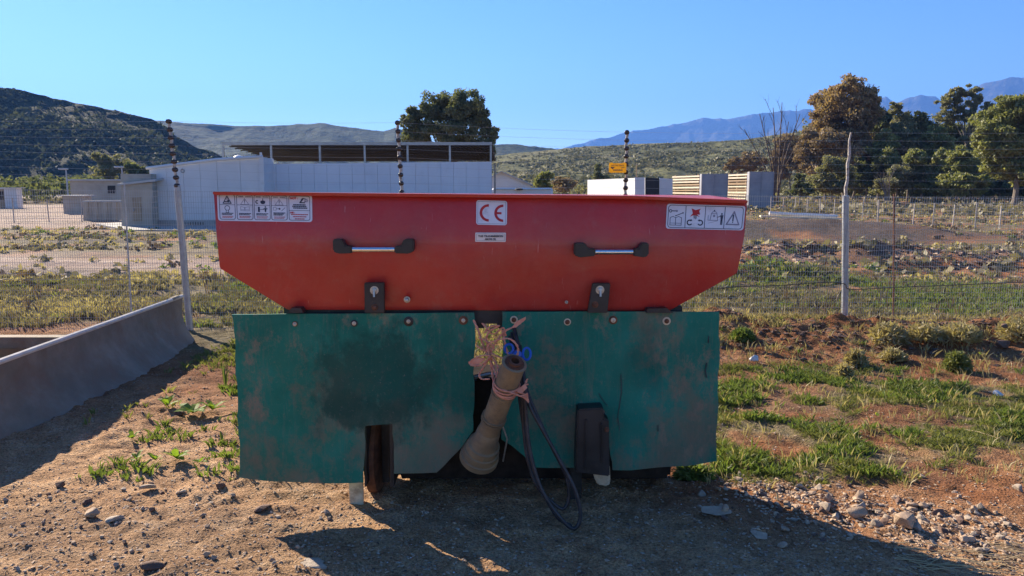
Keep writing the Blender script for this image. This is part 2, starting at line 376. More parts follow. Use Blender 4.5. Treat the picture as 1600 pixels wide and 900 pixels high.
def bushes(name, pts, sizes, m, leaves=10, flat=.75, label=None, seed=0, leaf=.45):
    """many small leaf clumps in one object; pts (k,3)"""
    g = np.random.default_rng(seed); k = len(pts); tot = k * leaves
    c = np.repeat(pts, leaves, 0); s = np.repeat(sizes, leaves)[:, None]
    d = g.normal(size=(tot, 3)); d /= np.linalg.norm(d, axis=1)[:, None]; d[:, 2] = np.abs(d[:, 2]) * flat
    cc = c + d * s * g.uniform(.35, 1, (tot, 1)); u = g.normal(size=(tot, 3)); u /= np.linalg.norm(u, axis=1)[:, None]
    v = np.cross(u, d + .3 * g.normal(size=(tot, 3))); v /= np.linalg.norm(v, axis=1)[:, None] + 1e-9
    L = s * leaf * g.uniform(.6, 1.3, (tot, 1))
    P = np.stack([cc - u * L, cc + v * L * .6, cc + u * L, cc - v * L * .6], 1).reshape(-1, 3)
    o = npmesh(name, P, np.arange(tot * 4).reshape(-1, 4), m, n=4); tag(o, label, None, None, 'stuff'); return o
def hill_bushes(name, H, n, t0, t1, s0, s1, m, label, seed, leaves=9):
    X, Y, Z, T = H; g = np.random.default_rng(seed); nt_, na = X.shape
    ok = np.where((T[:, 0] > t0) & (T[:, 0] < t1))[0]
    r = g.choice(ok, n * 3); c = g.integers(0, na, n * 3); x, y, z = X[r, c], Y[r, c], Z[r, c]
    x = x + g.normal(size=len(x)) * .5
    den = fbm(x / 18, y / 18, 3, seed); kk = g.random(len(x)) < sst(.35, .65, den) + .08
    P = np.stack([x, y, z], 1)[kk][:n]; s = g.uniform(s0, s1, len(P)) * (g.random(len(P)) ** 1.5 + .4)
    o = bushes(name, P, s, m, leaves, seed=seed, label=label)
    tag(o, cat='scrub')
M['hs1'] = leafmat('hill_bush_dark', (.045, .055, .032), (.09, .095, .055), .15, .3)
M['hs2'] = leafmat('hill_bush_mid', (.10, .10, .05), (.20, .175, .095), .12, .25)
hill_bushes('hillside_scrub', hl, 22000, .01, 1.0, .5, 1.6, M['hs1'], 'dark bushes covering the steep hill on the left', 11, 7)
hill_bushes('hillside_scrub', hm, 20000, .02, 1.0, .4, 1.5, M['hs2'], 'low olive scrub covering the long slope behind the timber yard', 12, 7)

# ------------------------------------------------------------ spreader machine
M['red'] = mat('red_paint', (.46, .026, .020), (.38, .020, .016), 2.2, .34, 0, .10, 3, coat=.2, dirt=((.36, .10, .07), 5, .56, .85))
M['black_metal'] = mat('black_painted_steel', (.012, .012, .014), (.03, .028, .03), 12, .45, .1, .05, dirt=((.10, .07, .05), 20, .58, .8))
M['plastic_black'] = mat('black_plastic', (.012, .012, .013), (.02, .02, .022), 20, .45)
M['alu'] = mat('brushed_aluminium', (.75, .75, .76), (.65, .65, .66), 60, .25, 1)
M['zinc'] = mat('zinc_plated_steel', (.5, .49, .46), (.35, .33, .30), 40, .4, .8)
M['rust'] = mat('rusty_steel', (.10, .04, .022), (.20, .085, .045), 25, .8, .2, .2)
M['white_print'] = mat('white_sticker_vinyl', (.74, .72, .74), (.66, .64, .66), 9, .45, dirt=((.45, .4, .38), 14, .55, .8))
M['black_ink'] = mat('black_ink', (.03, .03, .05), (.05, .05, .07), 30, .5)
M['grey_ink'] = mat('grey_ink', (.22, .2, .24), (.28, .26, .3), 30, .5)
M['red_ink'] = mat('red_ink', (.52, .03, .02), (.42, .02, .02), 30, .5)
M['hose'] = mat('black_rubber_hose', (.014, .013, .016), (.035, .03, .035), 15, .5, dirt=((.10, .07, .055), 30, .55, .75))
M['twine'] = mat('orange_baler_twine', (.62, .22, .13), (.72, .33, .22), 40, .75, 0, .3, 200)
M['shaft_guard'] = mat('dusty_yellow_plastic', (.30, .205, .11), (.19, .13, .075), 9, .65, 0, .12, 60, dirt=((.13, .09, .06), 12, .55, .75))
M['blue'] = mat('blue_plastic', (.02, .09, .42), (.02, .12, .5), 20, .4)
M['white_dusty'] = mat('dusty_white_plastic', (.66, .54, .38), (.5, .38, .25), 12, .7, dirt=((.20, .14, .09), 9, .5, .7))
m = M['red']; nt = m.node_tree; b = nt.nodes['Principled BSDF']; c = b.inputs['Base Color'].links[0].from_socket
f = ramp(nt, noise(nt, 30, 3, .5, stretch=(3.5, 1, .22), dist=.3), [(.70, (0, 0, 0)), (.74, (.35, .35, .35))]); c = mixc(nt, f, c, (.55, .30, .26, 1))
f = ramp(nt, noise(nt, 2.5, 9, .8, stretch=(1, 1, .6)), [(.45, (0, 0, 0)), (.8, (.45, .45, .45))]); c = mixc(nt, f, c, (.36, .12, .09, 1)); nt.links.new(c, b.inputs['Base Color'])
rr_ = ramp(nt, noise(nt, 3, 7, .7), [(.3, (.28, .28, .28)), (.7, (.55, .55, .55))]); nt.links.new(rr_, b.inputs['Roughness'])
# green rubber with dried mud splashed from below, vertical scrapes and oil stains
m = bpy.data.materials.new('green_rubber'); m.use_nodes = True; nt = m.node_tree; b = nt.nodes['Principled BSDF']
b.inputs['Specular IOR Level'].default_value = .3
c = ramp(nt, noise(nt, 2.2, 7, .6), [(.32, (.004, .105, .075)), (.5, (.006, .155, .11)), (.7, (.014, .21, .155))])
ge = nt.nodes.new('ShaderNodeNewGeometry'); sx = nt.nodes.new('ShaderNodeSeparateXYZ'); nt.links.new(ge.outputs['Position'], sx.inputs[0])
mr = nt.nodes.new('ShaderNodeMapRange'); nt.links.new(sx.outputs['Z'], mr.inputs[0]); mr.inputs[1].default_value = .85; mr.inputs[2].default_value = .15; mr.inputs[3].default_value = -.065; mr.inputs[4].default_value = .012
def addn(a, b_): q = nt.nodes.new('ShaderNodeMath'); nt.links.new(a, q.inputs[0]); nt.links.new(b_, q.inputs[1]); return q.outputs[0]
f = ramp(nt, addn(noise(nt, 1.9, 12, .76, stretch=(1, 1, .8), dist=.1), mr.outputs[0]), [(.47, (0, 0, 0)), (.53, (.4, .4, .4)), (.64, (.75, .75, .75))])
c = mixc(nt, f, c, (.21, .125, .085, 1))
f = ramp(nt, noise(nt, 7, 10, .8, stretch=(1, 1, .6)), [(.54, (0, 0, 0)), (.66, (.7, .7, .7))]); c = mixc(nt, f, c, (.27, .17, .12, 1))
f = ramp(nt, noise(nt, 20, 6, .85, stretch=(1.4, 1, .10)), [(.52, (0, 0, 0)), (.72, (.35, .35, .35))]); c = mixc(nt, f, c, (.24, .15, .115, 1))
for (cx_, cz_, rx_, rz_, am) in ((F(585, 590, 3.62).x, F(585, 590, 3.62).z, .34, .24, .8), (F(700, 600, 3.62).x, F(700, 600, 3.62).z, .22, .22, .45), (F(560, 640, 3.62).x, F(560, 640, 3.62).z, .16, .10, .7), (F(1010, 560, 3.62).x, F(1010, 560, 3.62).z, .10, .2, .35)):
    mp = nt.nodes.new('ShaderNodeMapping'); mp.inputs['Location'].default_value = (-cx_ / rx_, 0, -cz_ / rz_); mp.inputs['Scale'].default_value = (1 / rx_, 0, 1 / rz_); nt.links.new(ge.outputs['Position'], mp.inputs[0])
    ln = nt.nodes.new('ShaderNodeVectorMath'); ln.operation = 'LENGTH'; nt.links.new(mp.outputs[0], ln.inputs[0])
    q1 = nt.nodes.new('ShaderNodeMath'); q1.operation = 'MULTIPLY_ADD'; nt.links.new(ln.outputs['Value'], q1.inputs[0]); q1.inputs[1].default_value = -.35; q1.inputs[2].default_value = .35
    f = ramp(nt, addn(noise(nt, 4, 9, .7, stretch=(1, 1, .8)), q1.outputs[0]), [(.46, (0, 0, 0)), (.62, (am, am, am))]); c = mixc(nt, f, c, (.003, .055, .042, 1))
f = ramp(nt, noise(nt, 60, 4, .9), [(.60, (0, 0, 0)), (.72, (.5, .5, .5))]); c = mixc(nt, f, c, (.26, .21, .18, 1))
rr_ = ramp(nt, noise(nt, 6, 7, .7), [(.3, (.38, .38, .38)), (.7, (.8, .8, .8))]); nt.links.new(rr_, b.inputs['Roughness'])
nt.links.new(c, b.inputs['Base Color']); bn = N(nt, 'ShaderNodeBump', Strength=.4, Distance=.008); nt.links.new(noise(nt, 24, 8, .75, stretch=(1.3, 1, .4)), bn.inputs['Height']); nt.links.new(bn.outputs[0], b.inputs['Normal'])
M['green_rubber'] = m

YF = 3.62                                # the plane of the rubber flaps
mach = empty('fertiliser_spreader', (0, 4.0, 0), 'red hopper spreader with green rubber flaps standing on the stony ground', 'farm machine')
HB = .62                                # hopper depth
def slab(pts, Y, t): return [F(px, py, Y) for px, py in pts], (0, t, 0)
# hopper: three bent bands in front (lower band leaning in, upper band leaning back), flared sides
bands = [(302, 313.5, 3.645), (362, 368, 3.575), (419, 427, 3.60), (484, 486, 3.66)]
xs = [(333.5, 1168), (337.5, 1163.5), (343, 1152), (449, 1045)]
fr = [[F(xs[i][0], bands[i][0], bands[i][2]), F(xs[i][1], bands[i][1], bands[i][2])] for i in range(4)]
nx = 24; vv = []; ff = []
for i in range(4):
    for j in range(nx + 1):
        p = fr[i][0].lerp(fr[i][1], j / nx); vv.append(p)
for i in range(4):
    for j in range(nx + 1):
        p = fr[i][0].lerp(fr[i][1], j / nx); q = p.copy(); q.y = YF + HB + (0.03 if i < 3 else -.12); vv.append(q)
W_ = nx + 1
for i in range(3):
    for j in range(nx):
        a = i * W_ + j; ff.append((a, a + 1, a + 1 + W_, a + W_)); a += 4 * W_; ff.append((a + 1, a, a + W_, a + 1 + W_))
for i in range(3):
    a = i * W_; ff.append((a, a + W_, a + 5 * W_, a + 4 * W_)); a = i * W_ + nx; ff.append((a + W_, a, a + 4 * W_, a + 5 * W_))
for j in range(nx): a = 3 * W_ + j; ff.append((a, a + 1, a + 1 + 4 * W_, a + 4 * W_))
hop = MB().add(vv, ff).build('hopper', M['red'], mach, bevel=.004, smooth=True)
# lid with a folded lip
lidz0 = F(332, 299.5, 3.60); lidz1 = F(990, 306, 3.60); lidz2 = F(1168.5, 313, 3.60)
lp = [lidz0, lidz1, lidz2]; lv = []
for p in lp: lv += [p, p + Vector((0, .003, -.014)), p + Vector((0, .028, -.016)), p + Vector((0, HB + .10, .0)), p + Vector((0, HB + .10, -.022))]
lv[8] += Vector((0, 0, .0)); lv[13] += Vector((0, 0, .018)); lv[3] += Vector((0, 0, -.012))
lf = []
for i in range(2):
    a = i * 5; bq = a + 5
    lf += [(a, bq, bq + 1, a + 1), (a + 1, bq + 1, bq + 2, a + 2), (a, a + 3, bq + 3, bq), (a + 3, a + 4, bq + 4, bq + 3)]
lf += [(0, 1, 2, 4, 3), (10, 13, 14, 12, 11)]
MB().add(lv, lf).build('lid', M['red'], mach, bevel=.0025)
# carrying handles
def handle(x0, x1, bx0, bx1, yt, yb, bt, bb):
    Y = 3.54; h = bpy.data.objects.new('handle', None)
    A = F(bx0, (bt + bb) / 2, Y); B = F(bx1, (bt + bb) / 2, Y)
    hb = MB().tube([A - Vector((.02, 0, 0)), B + Vector((.02, 0, 0))], .0125, 14).build('handle', M['alu'], mach, smooth=True)
    for s, xo, xi, P in ((-1, x0, bx0, A), (1, x1, bx1, B)):
        o = F(xo, yt, Y); o2 = F(xo, yb, Y); e = F(xi, bb, Y)
        mb = MB()
        wdt = abs(e.x - o.x); cx = (o.x + e.x) / 2; zt = o.z; zb = o2.z
        poly = [(o.x, zt), (o.x - s * wdt * .50, zt), (o.x - s * wdt * .66, P.z + .017), (e.x, P.z + .016), (e.x, P.z - .017), (o.x - s * wdt * .25, zb), (o.x, zb + .012)]
        mb.prism([(x, Y - .02, z) for x, z in poly], (0, .055, 0))
        mb.build('end_bracket', M['plastic_black'], hb, bevel=.005, smooth=True)
handle(521, 647, 551, 617, 373.5, 396, 385, 394.5); handle(897, 1013, 930, 989, 379.5, 402, 389.5, 398)
# mounting brackets with bolts
def bolt(c, r, name, m_, par, L=.02, flat=False):
    MB().lathe(c, (0, -1, 0), [(0, r * 1.6), (.003, r * 1.6), (.0031, r), (L, r * .95), (L + .002, r * .5)], 6 if flat else 12).build(name, m_, par, smooth=not flat)
for pts, bts in (([(569, 442), (600, 442), (600.5, 489), (569.5, 489)], [(585, 453.5, 1), (585.5, 480, 0)]), ([(926, 443), (954, 443), (949, 489), (918, 489)], [(937.5, 453, 1), (930, 476, 0)])):
    P, d = slab(pts, 3.57, .03)
    br = MB().prism(P, d).build('mounting_bracket', M['black_metal'], mach, bevel=.003)
    for x, y, big in bts:
        c_ = F(x, y, 3.57); bolt(c_, .013 if big else .010, 'bolt', M['zinc'] if big else M['rust'], br, .012)
        if big: MB().tube([c_ + Vector((0, -.012, 0)), c_ + Vector((.001, -.018, -.03))], .006, 8).build('split_pin', M['zinc'], br, smooth=True)
for x, y in ((636, 468), (885, 472)): bolt(F(x, y, 3.625), .010 if x < 700 else .005, 'bolt', M['zinc'], mach, .03)
# frame under the hopper
mb = MB(); a = F(449, 489, 3.74); e = F(1062, 489, 3.74)
mb.box(((a.x + e.x) / 2, 3.74, a.z + .0), (e.x - a.x, .12, .09)); mb.box(((a.x + e.x) / 2, 4.15, a.z), (e.x - a.x, .1, .1))
for x in (-.9, -.15, .15, .9): mb.box((x if abs(x) < .5 else x * .9, 3.95, a.z), (.08, .35, .08))
mb.build('frame', M['black_metal'], mach, bevel=.004)
MB().prism([F(449, 489, 3.6), F(455, 481.5, 3.6), F(470, 481.5, 3.6), F(474, 489, 3.6)], (0, .06, 0)).build('corner_gusset', M['black_metal'], mach)
MB().prism([F(1010, 489, 3.6), F(1012, 482.5, 3.6), F(1042, 481.5, 3.6), F(1052, 489, 3.6)], (0, .06, 0)).build('corner_gusset', M['black_metal'], mach)
# green rubber flaps: a bent sheet triangulated inside its outline
import bmesh
def flap(poly, wob, seed):
    # grid cells cut to the outline by polygon clipping against a fine grid is heavy: fill, cut by planes, then bend
    bm = bmesh.new(); vs_ = [bm.verts.new(F(x, y, YF)) for x, y in poly]; f_ = bm.faces.new(vs_)
    xs_ = [v.co.x for v in vs_]; zs_ = [v.co.z for v in vs_]
    for k in range(1, 30):
        bmesh.ops.bisect_plane(bm, geom=bm.verts[:] + bm.edges[:] + bm.faces[:], plane_co=(min(xs_) + (max(xs_) - min(xs_)) * k / 30, 0, 0), plane_no=(1, 0, 0))
    for k in range(1, 20):
        bmesh.ops.bisect_plane(bm, geom=bm.verts[:] + bm.edges[:] + bm.faces[:], plane_co=(0, 0, min(zs_) + (max(zs_) - min(zs_)) * k / 20), plane_no=(0, 0, 1))
    z1 = max(zs_)
    for v in bm.verts:
        dz = (z1 - v.co.z); x = v.co.x
        v.co.y += wob * dz * (math.sin(x * 5 + seed) * .010 + math.sin(x * 11 + seed * 2) * .004) + .02 * dz * math.sin(dz * 4) * .5
        v.co.x += .0035 * math.sin(v.co.z * 23 + seed) + .002 * math.sin(v.co.z * 61); v.co.z += .0015 * math.sin(x * 17 + seed) * (1 if dz > .3 else .35)
    r = bmesh.ops.extrude_face_region(bm, geom=bm.faces[:])
    bmesh.ops.translate(bm, verts=[g for g in r['geom'] if isinstance(g, bmesh.types.BMVert)], vec=(0, .012, 0))
    bmesh.ops.recalc_face_normals(bm, faces=bm.faces[:])
    me = bpy.data.meshes.new('rubber_flap'); off = wloc(mach)
    for v in bm.verts: v.co -= off
    bm.to_mesh(me); bm.free(); me.materials.append(M['green_rubber']); me.polygons.foreach_set('use_smooth', [True] * len(me.polygons)); me.set_sharp_from_angle(angle=R(40))
    o = bpy.data.objects.new('rubber_flap', me); C.objects.link(o); o.parent = mach; return o
fl = flap([(364, 491.5), (470, 490.5), (560, 490), (650, 489.5), (742.5, 488.5), (741, 560), (740, 673), (713, 707), (684, 737.5), (617, 739.5), (614, 700), (613.5, 663), (570.5, 666), (568, 753.5), (530, 755), (487, 756), (430, 753), (376, 746), (372, 660), (368, 560)], 1, .5)
fr_ = flap([(785.5, 487.5), (900, 487), (1010, 487), (1124.5, 487.5), (1124, 560), (1122, 640), (1119.5, 721.5), (1075, 728), (1030, 730), (985, 733.5), (956, 733), (951, 690), (944, 641), (904.5, 643), (902, 690), (901.5, 731), (860, 731), (831, 730), (818, 712), (800, 698), (784.5, 688), (785, 600)], 1, 2.2)
for x, y, r, w_ in ((461, 506, .013, 'r'), (553.5, 505, .017, 'k'), (638.5, 502, .024, 'k'), (724, 500.5, .022, 'b')):
    c_ = F(x, y, YF - .001); MB().lathe(c_, (0, -1, 0), [(0, r), (.003, r), (.004, r * .9)], 20).build('washer', M['black_metal'] if w_ == 'k' else M['rust'], fl, smooth=True)
    bolt(c_ + Vector((0, -.004, 0)), .0062, 'bolt_head', M['zinc'], fl, .006)
for x, y, r, w_ in ((803, 499.5, .019, 'w'), (886.5, 503, .017, 'w'), (958, 500, .021, 'b'), (1041.5, 501.5, .020, 'w')):
    c_ = F(x, y, YF - .001); MB().lathe(c_, (0, -1, 0), [(0, r), (.003, r), (.004, r * .9)], 20).build('washer', M['white_dusty'] if w_ == 'w' else M['rust'], fr_, smooth=True)
    bolt(c_ + Vector((0, -.004, 0)), .0075, 'bolt_head', M['rust'] if w_ == 'w' else M['zinc'], fr_, .005)
# cracks in the right flap (thin dark splits)
mb = MB()
for cr in ([(970, 585), (971, 612), (968, 632), (965, 650), (968, 672)], [(936, 615), (942, 625), (949, 633)], [(1104, 567), (1102, 580), (1104, 590)], [(1107, 525), (1107, 536)], [(1028, 664), (1028, 674)]):
    for (x0, y0), (x1, y1) in zip(cr, cr[1:]):
        p, q = F(x0, y0, YF), F(x1, y1, YF); mid = (p + q) / 2
        mb.prism([p + Vector((-.0008, -.006, 0)), q + Vector((-.001, -.006, 0)), q + Vector((.0012, -.006, 0)), p + Vector((.0014, -.006, 0))], (0, .022, 0))
mb.build('split', M['black_ink'], fr_, kind='stuff')
# coulter housings seen in the notches, legs
hs = MB()
P, d = slab([(575, 640), (609, 640), (609, 753), (577, 757)], 3.88, .02); hs.prism(P, d)
for xa, xb in ((568.5, 572), (608.5, 615)):
    P, d = slab([(xa, 655), (xb, 655), (xb + 1, 760), (xa + 1, 762)], 3.655, .24); hs.prism(P, d)
hs.build('coulter_housing', M['black_metal'], mach, bevel=.003)
dk = MB().lathe(F(590, 700, 3.95) + Vector((-.04, 0, 0)), (1, 0, 0), [(0, .2), (.012, .235), (.06, .235), (.075, .2)], 28).build('coulter_wheel', M['rust'], mach, smooth=True)
hs = MB(); P, d = slab([(903, 640), (943, 637.5), (944.5, 655), (951.5, 656), (953, 745), (899, 738), (900, 700)], 3.52, .22); hs.prism(P, d)
P, d = slab([(914, 655), (918, 655), (918, 735), (913, 735)], 3.505, .02); hs.prism(P, d)
P, d = slab([(938, 660), (942, 662), (943, 725), (939, 725)], 3.505, .02); hs.prism(P, d)
hs.build('coulter_housing', M['black_metal'], mach, bevel=.010)
bolt(F(948, 671, 3.52), .008, 'bolt', M['rust'], mach)
P, d = slab([(925, 728), (953, 728), (954, 755), (950, 760), (934, 758), (929, 748)], 3.60, .05); MB().prism(P, d).build('seed_boot', M['white_dusty'], mach, bevel=.006)
lg = F(556, 700, 3.74); gl = gz(lg.x, 3.74)
a_, b_2 = F(545.5, 740, 3.74).x, F(567, 740, 3.74).x
MB().box(((a_ + b_2) / 2, 3.74, (gl - .03 + .3) / 2), (b_2 - a_, .06, .33 - gl), rz=.15).build('stand_leg', M['white_dusty'], mach, bevel=.004)
MB().box((.33, 3.76, .22), (.06, .06, .46)).build('stand_leg', M['black_metal'], mach, bevel=.004)
for x in (-.55, .55):
    wl = MB().lathe((x - .07, 4.13, .26), (1, 0, 0), [(0, .10), (.0, .22), (.02, .25), (.12, .25), (.14, .22), (.14, .1)], 32).build('wheel', M['plastic_black'], mach, smooth=True)
# lower body behind the flaps
M['greasy'] = mat('greasy_dark_steel', (.018, .014, .013), (.04, .03, .026), 9, .95, 0, .1, spec=.05)
MB().box((.12, 4.06, .325), (1.48, .30, .57)).build('lower_body', M['greasy'], mach, bevel=.02)
for x, w_2 in ((-.5, .14), (.74, .24)): MB().box((x, 4.05, .80), (w_2, .28, .36)).build('side_plate', M['black_metal'], mach, bevel=.01)
# things seen in the gap between the flaps
g_ = MB()
for xa, xb, Yg in ((744, 757, 3.72), (776, 787, 3.70)):
    P, d = slab([(xa, 484), (xb, 484), (xb, 513), (xa, 513)], Yg, .06); g_.prism(P, d)
P, d = slab([(755, 478), (778, 478), (778, 503), (755, 503)], 3.8, .05); g_.prism(P, d)
g_.build('headstock', M['black_metal'], mach, bevel=.003)
g_ = MB(); P, d = slab([(741, 592), (788, 592), (790, 690), (741, 700)], 3.80, .1); g_.prism(P, d)
P, d = slab([(744, 640), (784, 640), (784, 648), (744, 650)], 3.83, .04); g_.prism(P, d)
g_.build('gearbox', M['greasy'], mach, bevel=.012, smooth=True)
MB().tube([F(741, 589, 3.8), F(765, 584, 3.8), F(790, 588, 3.8)], .012, 8).build('cross_rod', M['zinc'], mach, smooth=True)
# power take-off shaft with bell guard
top = F(804, 567, 3.30); low = F(752, 705, 3.60); ax = (top - low).normalized()
sh = MB().lathe(low + ax * .12, ax, [(0, .054), (.06, .052), ((top - low).length - .13, .054), ((top - low).length - .128, .058), ((top - low).length - .122, .058), ((top - low).length - .120, .046), ((top - low).length - .16, .044)], 28).build('shaft_guard', M['shaft_guard'], mach, smooth=True)
MB().lathe(low - ax * .06, ax, [(.03, .04), (.0, .092), (.004, .098), (.035, .097), (.038, .090), (.075, .088), (.078, .082), (.115, .080), (.118, .070), (.15, .062), (.215, .057), (.22, .053)], 32).build('bell_guard', M['shaft_guard'], mach, smooth=True)
MB().lathe(top - ax * .06, ax, [(0, .045), (.062, .045), (.064, .034), (.075, .034), (.075, .02), (.03, .019)], 24).build('drive_tube', M['rust'], mach, smooth=True)
mb = MB(); t0 = F(795, 545, 3.44); mb.tube([t0 + Vector((.02 * math.cos(a), .004 * math.sin(a * 2), .022 * math.sin(a))) for a in np.linspace(0, 6.28, 18)], .006, 8, False)
t1 = F(823, 553, 3.44); mb.tube([t1 + Vector((.018 * math.cos(a), .012 * math.sin(a), .026 * math.sin(a))) for a in np.linspace(0, 6.28, 18)], .006, 8, False)
mb.lathe(F(806, 554, 3.46), (.3, -1, .1), [(0, .022), (.03, .022), (.034, .012)], 14)
mb.build('coupling_cap', M['blue'], mach, smooth=True)
for d_, r0_ in ((.235, .060), (.25, .060), ((top - low).length - .20, .058)): MB().lathe(low + ax * d_, ax, [(0, .052), (.001, r0_), (.009, r0_), (.010, .052)], 28).build('guard_collar', M['shaft_guard'], sh, smooth=True)
MB().tube([low + ax * .20 + Vector((.056, -.03, 0)), low + ax * .15 + Vector((.09, -.05, -.02)), low + ax * .03 + Vector((.10, -.03, -.06))], .004, 6).build('safety_chain', M['zinc'], sh, smooth=True)
# hydraulic hoses
def hose(name, pts, r, par=mach):
    P = [F(x, y, Y) for x, y, Y in pts]
    for p in P: p.z = max(p.z, gz(p.x, p.y) + r)
    return MB().tube(smooth_path(P, 8), r, 10).build(name, M['hose'], par, smooth=True)
h1 = hose('hydraulic_hose', [(800, 500, 3.66), (812, 550, 3.5), (819, 600, 3.42), (822, 650, 3.42), (828, 705, 3.4), (845, 762, 3.38), (872, 805, 3.36), (896, 826, 3.36), (907, 806, 3.37), (898, 765, 3.38), (875, 720, 3.4), (848, 672, 3.42), (826, 630, 3.44), (818, 590, 3.48), (812, 540, 3.6)], .0095)
h2 = hose('hydraulic_hose', [(796, 505, 3.68), (808, 560, 3.5), (815, 610, 3.45), (818, 665, 3.45), (824, 715, 3.43), (838, 757, 3.41), (862, 784, 3.4), (880, 795, 3.4), (889, 775, 3.41), (883, 740, 3.42), (864, 702, 3.43), (842, 655, 3.45), (824, 612, 3.48), (816, 570, 3.55)], .0085)
hose('hydraulic_hose', [(792, 512, 3.66), (806, 570, 3.52), (812, 630, 3.48), (822, 690, 3.46), (836, 742, 3.45), (868, 806, 3.42), (893, 822, 3.44)], .006)
# twine
tw = []
tw.append([(740, 500, 3.52), (748, 518, 3.5), (757, 545, 3.48), (766, 560, 3.46), (775, 585, 3.4), (783, 606, 3.33), (800, 614, 3.30), (822, 622, 3.33)])
tw.append([(821, 498, 3.48), (808, 508, 3.47), (790, 517, 3.46), (778, 530, 3.46), (768, 548, 3.45), (766, 560, 3.44)])
tw.append([(733, 566, 3.45), (748, 557, 3.44), (766, 556, 3.43), (752, 570, 3.43), (738, 571, 3.44), (733, 566, 3.45)])
tw.append([(766, 556, 3.44), (756, 573, 3.43), (749, 585, 3.43), (753, 592, 3.42), (765, 592, 3.4)])
tw.append([(757, 520, 3.47), (765, 511, 3.46), (780, 509, 3.46), (766, 517, 3.46), (760, 530, 3.46), (768, 552, 3.45)])
tw.append([(766, 560, 3.44), (762, 540, 3.44), (775, 532, 3.43), (795, 529, 3.42), (808, 540, 3.4), (808, 555, 3.39), (795, 561, 3.38), (780, 558, 3.41), (768, 552, 3.43)])
tw.append([(766, 560, 3.44), (770, 590, 3.42), (776, 620, 3.38)]); tw.append([(768, 556, 3.44), (778, 575, 3.4), (776, 600, 3.36), (782, 612, 3.33)])
tw.append([(785, 516, 3.47), (790, 540, 3.45), (796, 560, 3.43), (800, 575, 3.4)]); tw.append([(754, 505, 3.5), (770, 522, 3.48), (786, 512, 3.47), (790, 525, 3.46)])
tw.append([(745, 540, 3.46), (758, 548, 3.45), (772, 543, 3.45), (760, 533, 3.45), (748, 528, 3.46)])
tw.append([(824, 592, 3.38), (818, 604, 3.36), (808, 612, 3.34), (820, 616, 3.35), (826, 628, 3.36)]); tw.append([(825, 600, 3.37), (812, 607, 3.35), (800, 613, 3.32)])
mb = MB()
for t in tw:
    P = smooth_path([F(*p) for p in t], 6); ph = random.random() * 6
    for q in range(2):
        mb.tube([p + Vector((.0032 * math.cos(i * 1.1 + ph + q * 3.14), .0032 * math.sin(i * 1.1 + ph + q * 3.14), 0)) for i, p in enumerate(P)], .0033, 6)
u_ = ax.orthogonal().normalized(); v_ = ax.cross(u_)
for k in range(4):
    cc = low + ax * (.455 + .011 * k); mb.tube([cc + (u_ * math.cos(a) + v_ * math.sin(a)) * .059 + ax * .01 * math.sin(a + k) for a in np.linspace(0, 6.28, 26)], .0042, 6, False)
for poly in ([(800, 511, 3.465), (808, 502, 3.46), (822, 495, 3.47), (819, 501, 3.46), (806, 512, 3.46)], [(732, 567, 3.45), (745, 559, 3.44), (760, 560, 3.44), (748, 570, 3.44), (736, 572, 3.44)], [(806, 611, 3.33), (820, 600, 3.35), (824, 606, 3.35), (815, 615, 3.33)], [(812, 618, 3.33), (825, 614, 3.34), (826, 630, 3.35), (820, 624, 3.34)]):
    mb.prism([F(*p) for p in poly], (0, .006, 0))
tag(mb.build('baler_twine', M['twine'], base=F(770, 560, 3.44), smooth=True), 'pinkish orange baler twine knotted round the drive shaft and hanging in the gap', 'twine')

# ------------------------------------------------------------ stickers
def text_mesh(body, size, mat_, parent, at_, wide=None, name='lettering', bold=.0, align='LEFT'):
    cu = bpy.data.curves.new('lettering', 'FONT'); cu.body = body; cu.size = size; cu.offset = bold; cu.extrude = .0004; cu.align_x = align; cu.resolution_u = 3
    o = bpy.data.objects.new('tmp', cu); me = bpy.data.meshes.new_from_object(o)
    co = np.zeros(len(me.vertices) * 3); me.vertices.foreach_get('co', co); co = co.reshape(-1, 3)
    if wide: co[:, 0] *= wide / max(1e-6, co[:, 0].max() - co[:, 0].min())
    if align == 'LEFT': co[:, 0] -= co[:, 0].min()
    else: co[:, 0] -= (co[:, 0].min() + co[:, 0].max()) / 2
    V = np.stack([at_[0] + co[:, 0], at_[1] - co[:, 2], at_[2] + co[:, 1]], 1)
    bpy.data.objects.remove(o); bpy.data.curves.remove(cu)
    V -= np.array(wloc(parent)); me.vertices.foreach_set('co', V.ravel()); me.update()
    me.materials.clear(); me.materials.append(mat_); o = bpy.data.objects.new(name, me); C.objects.link(o); o.parent = parent; return o
YS = 3.567
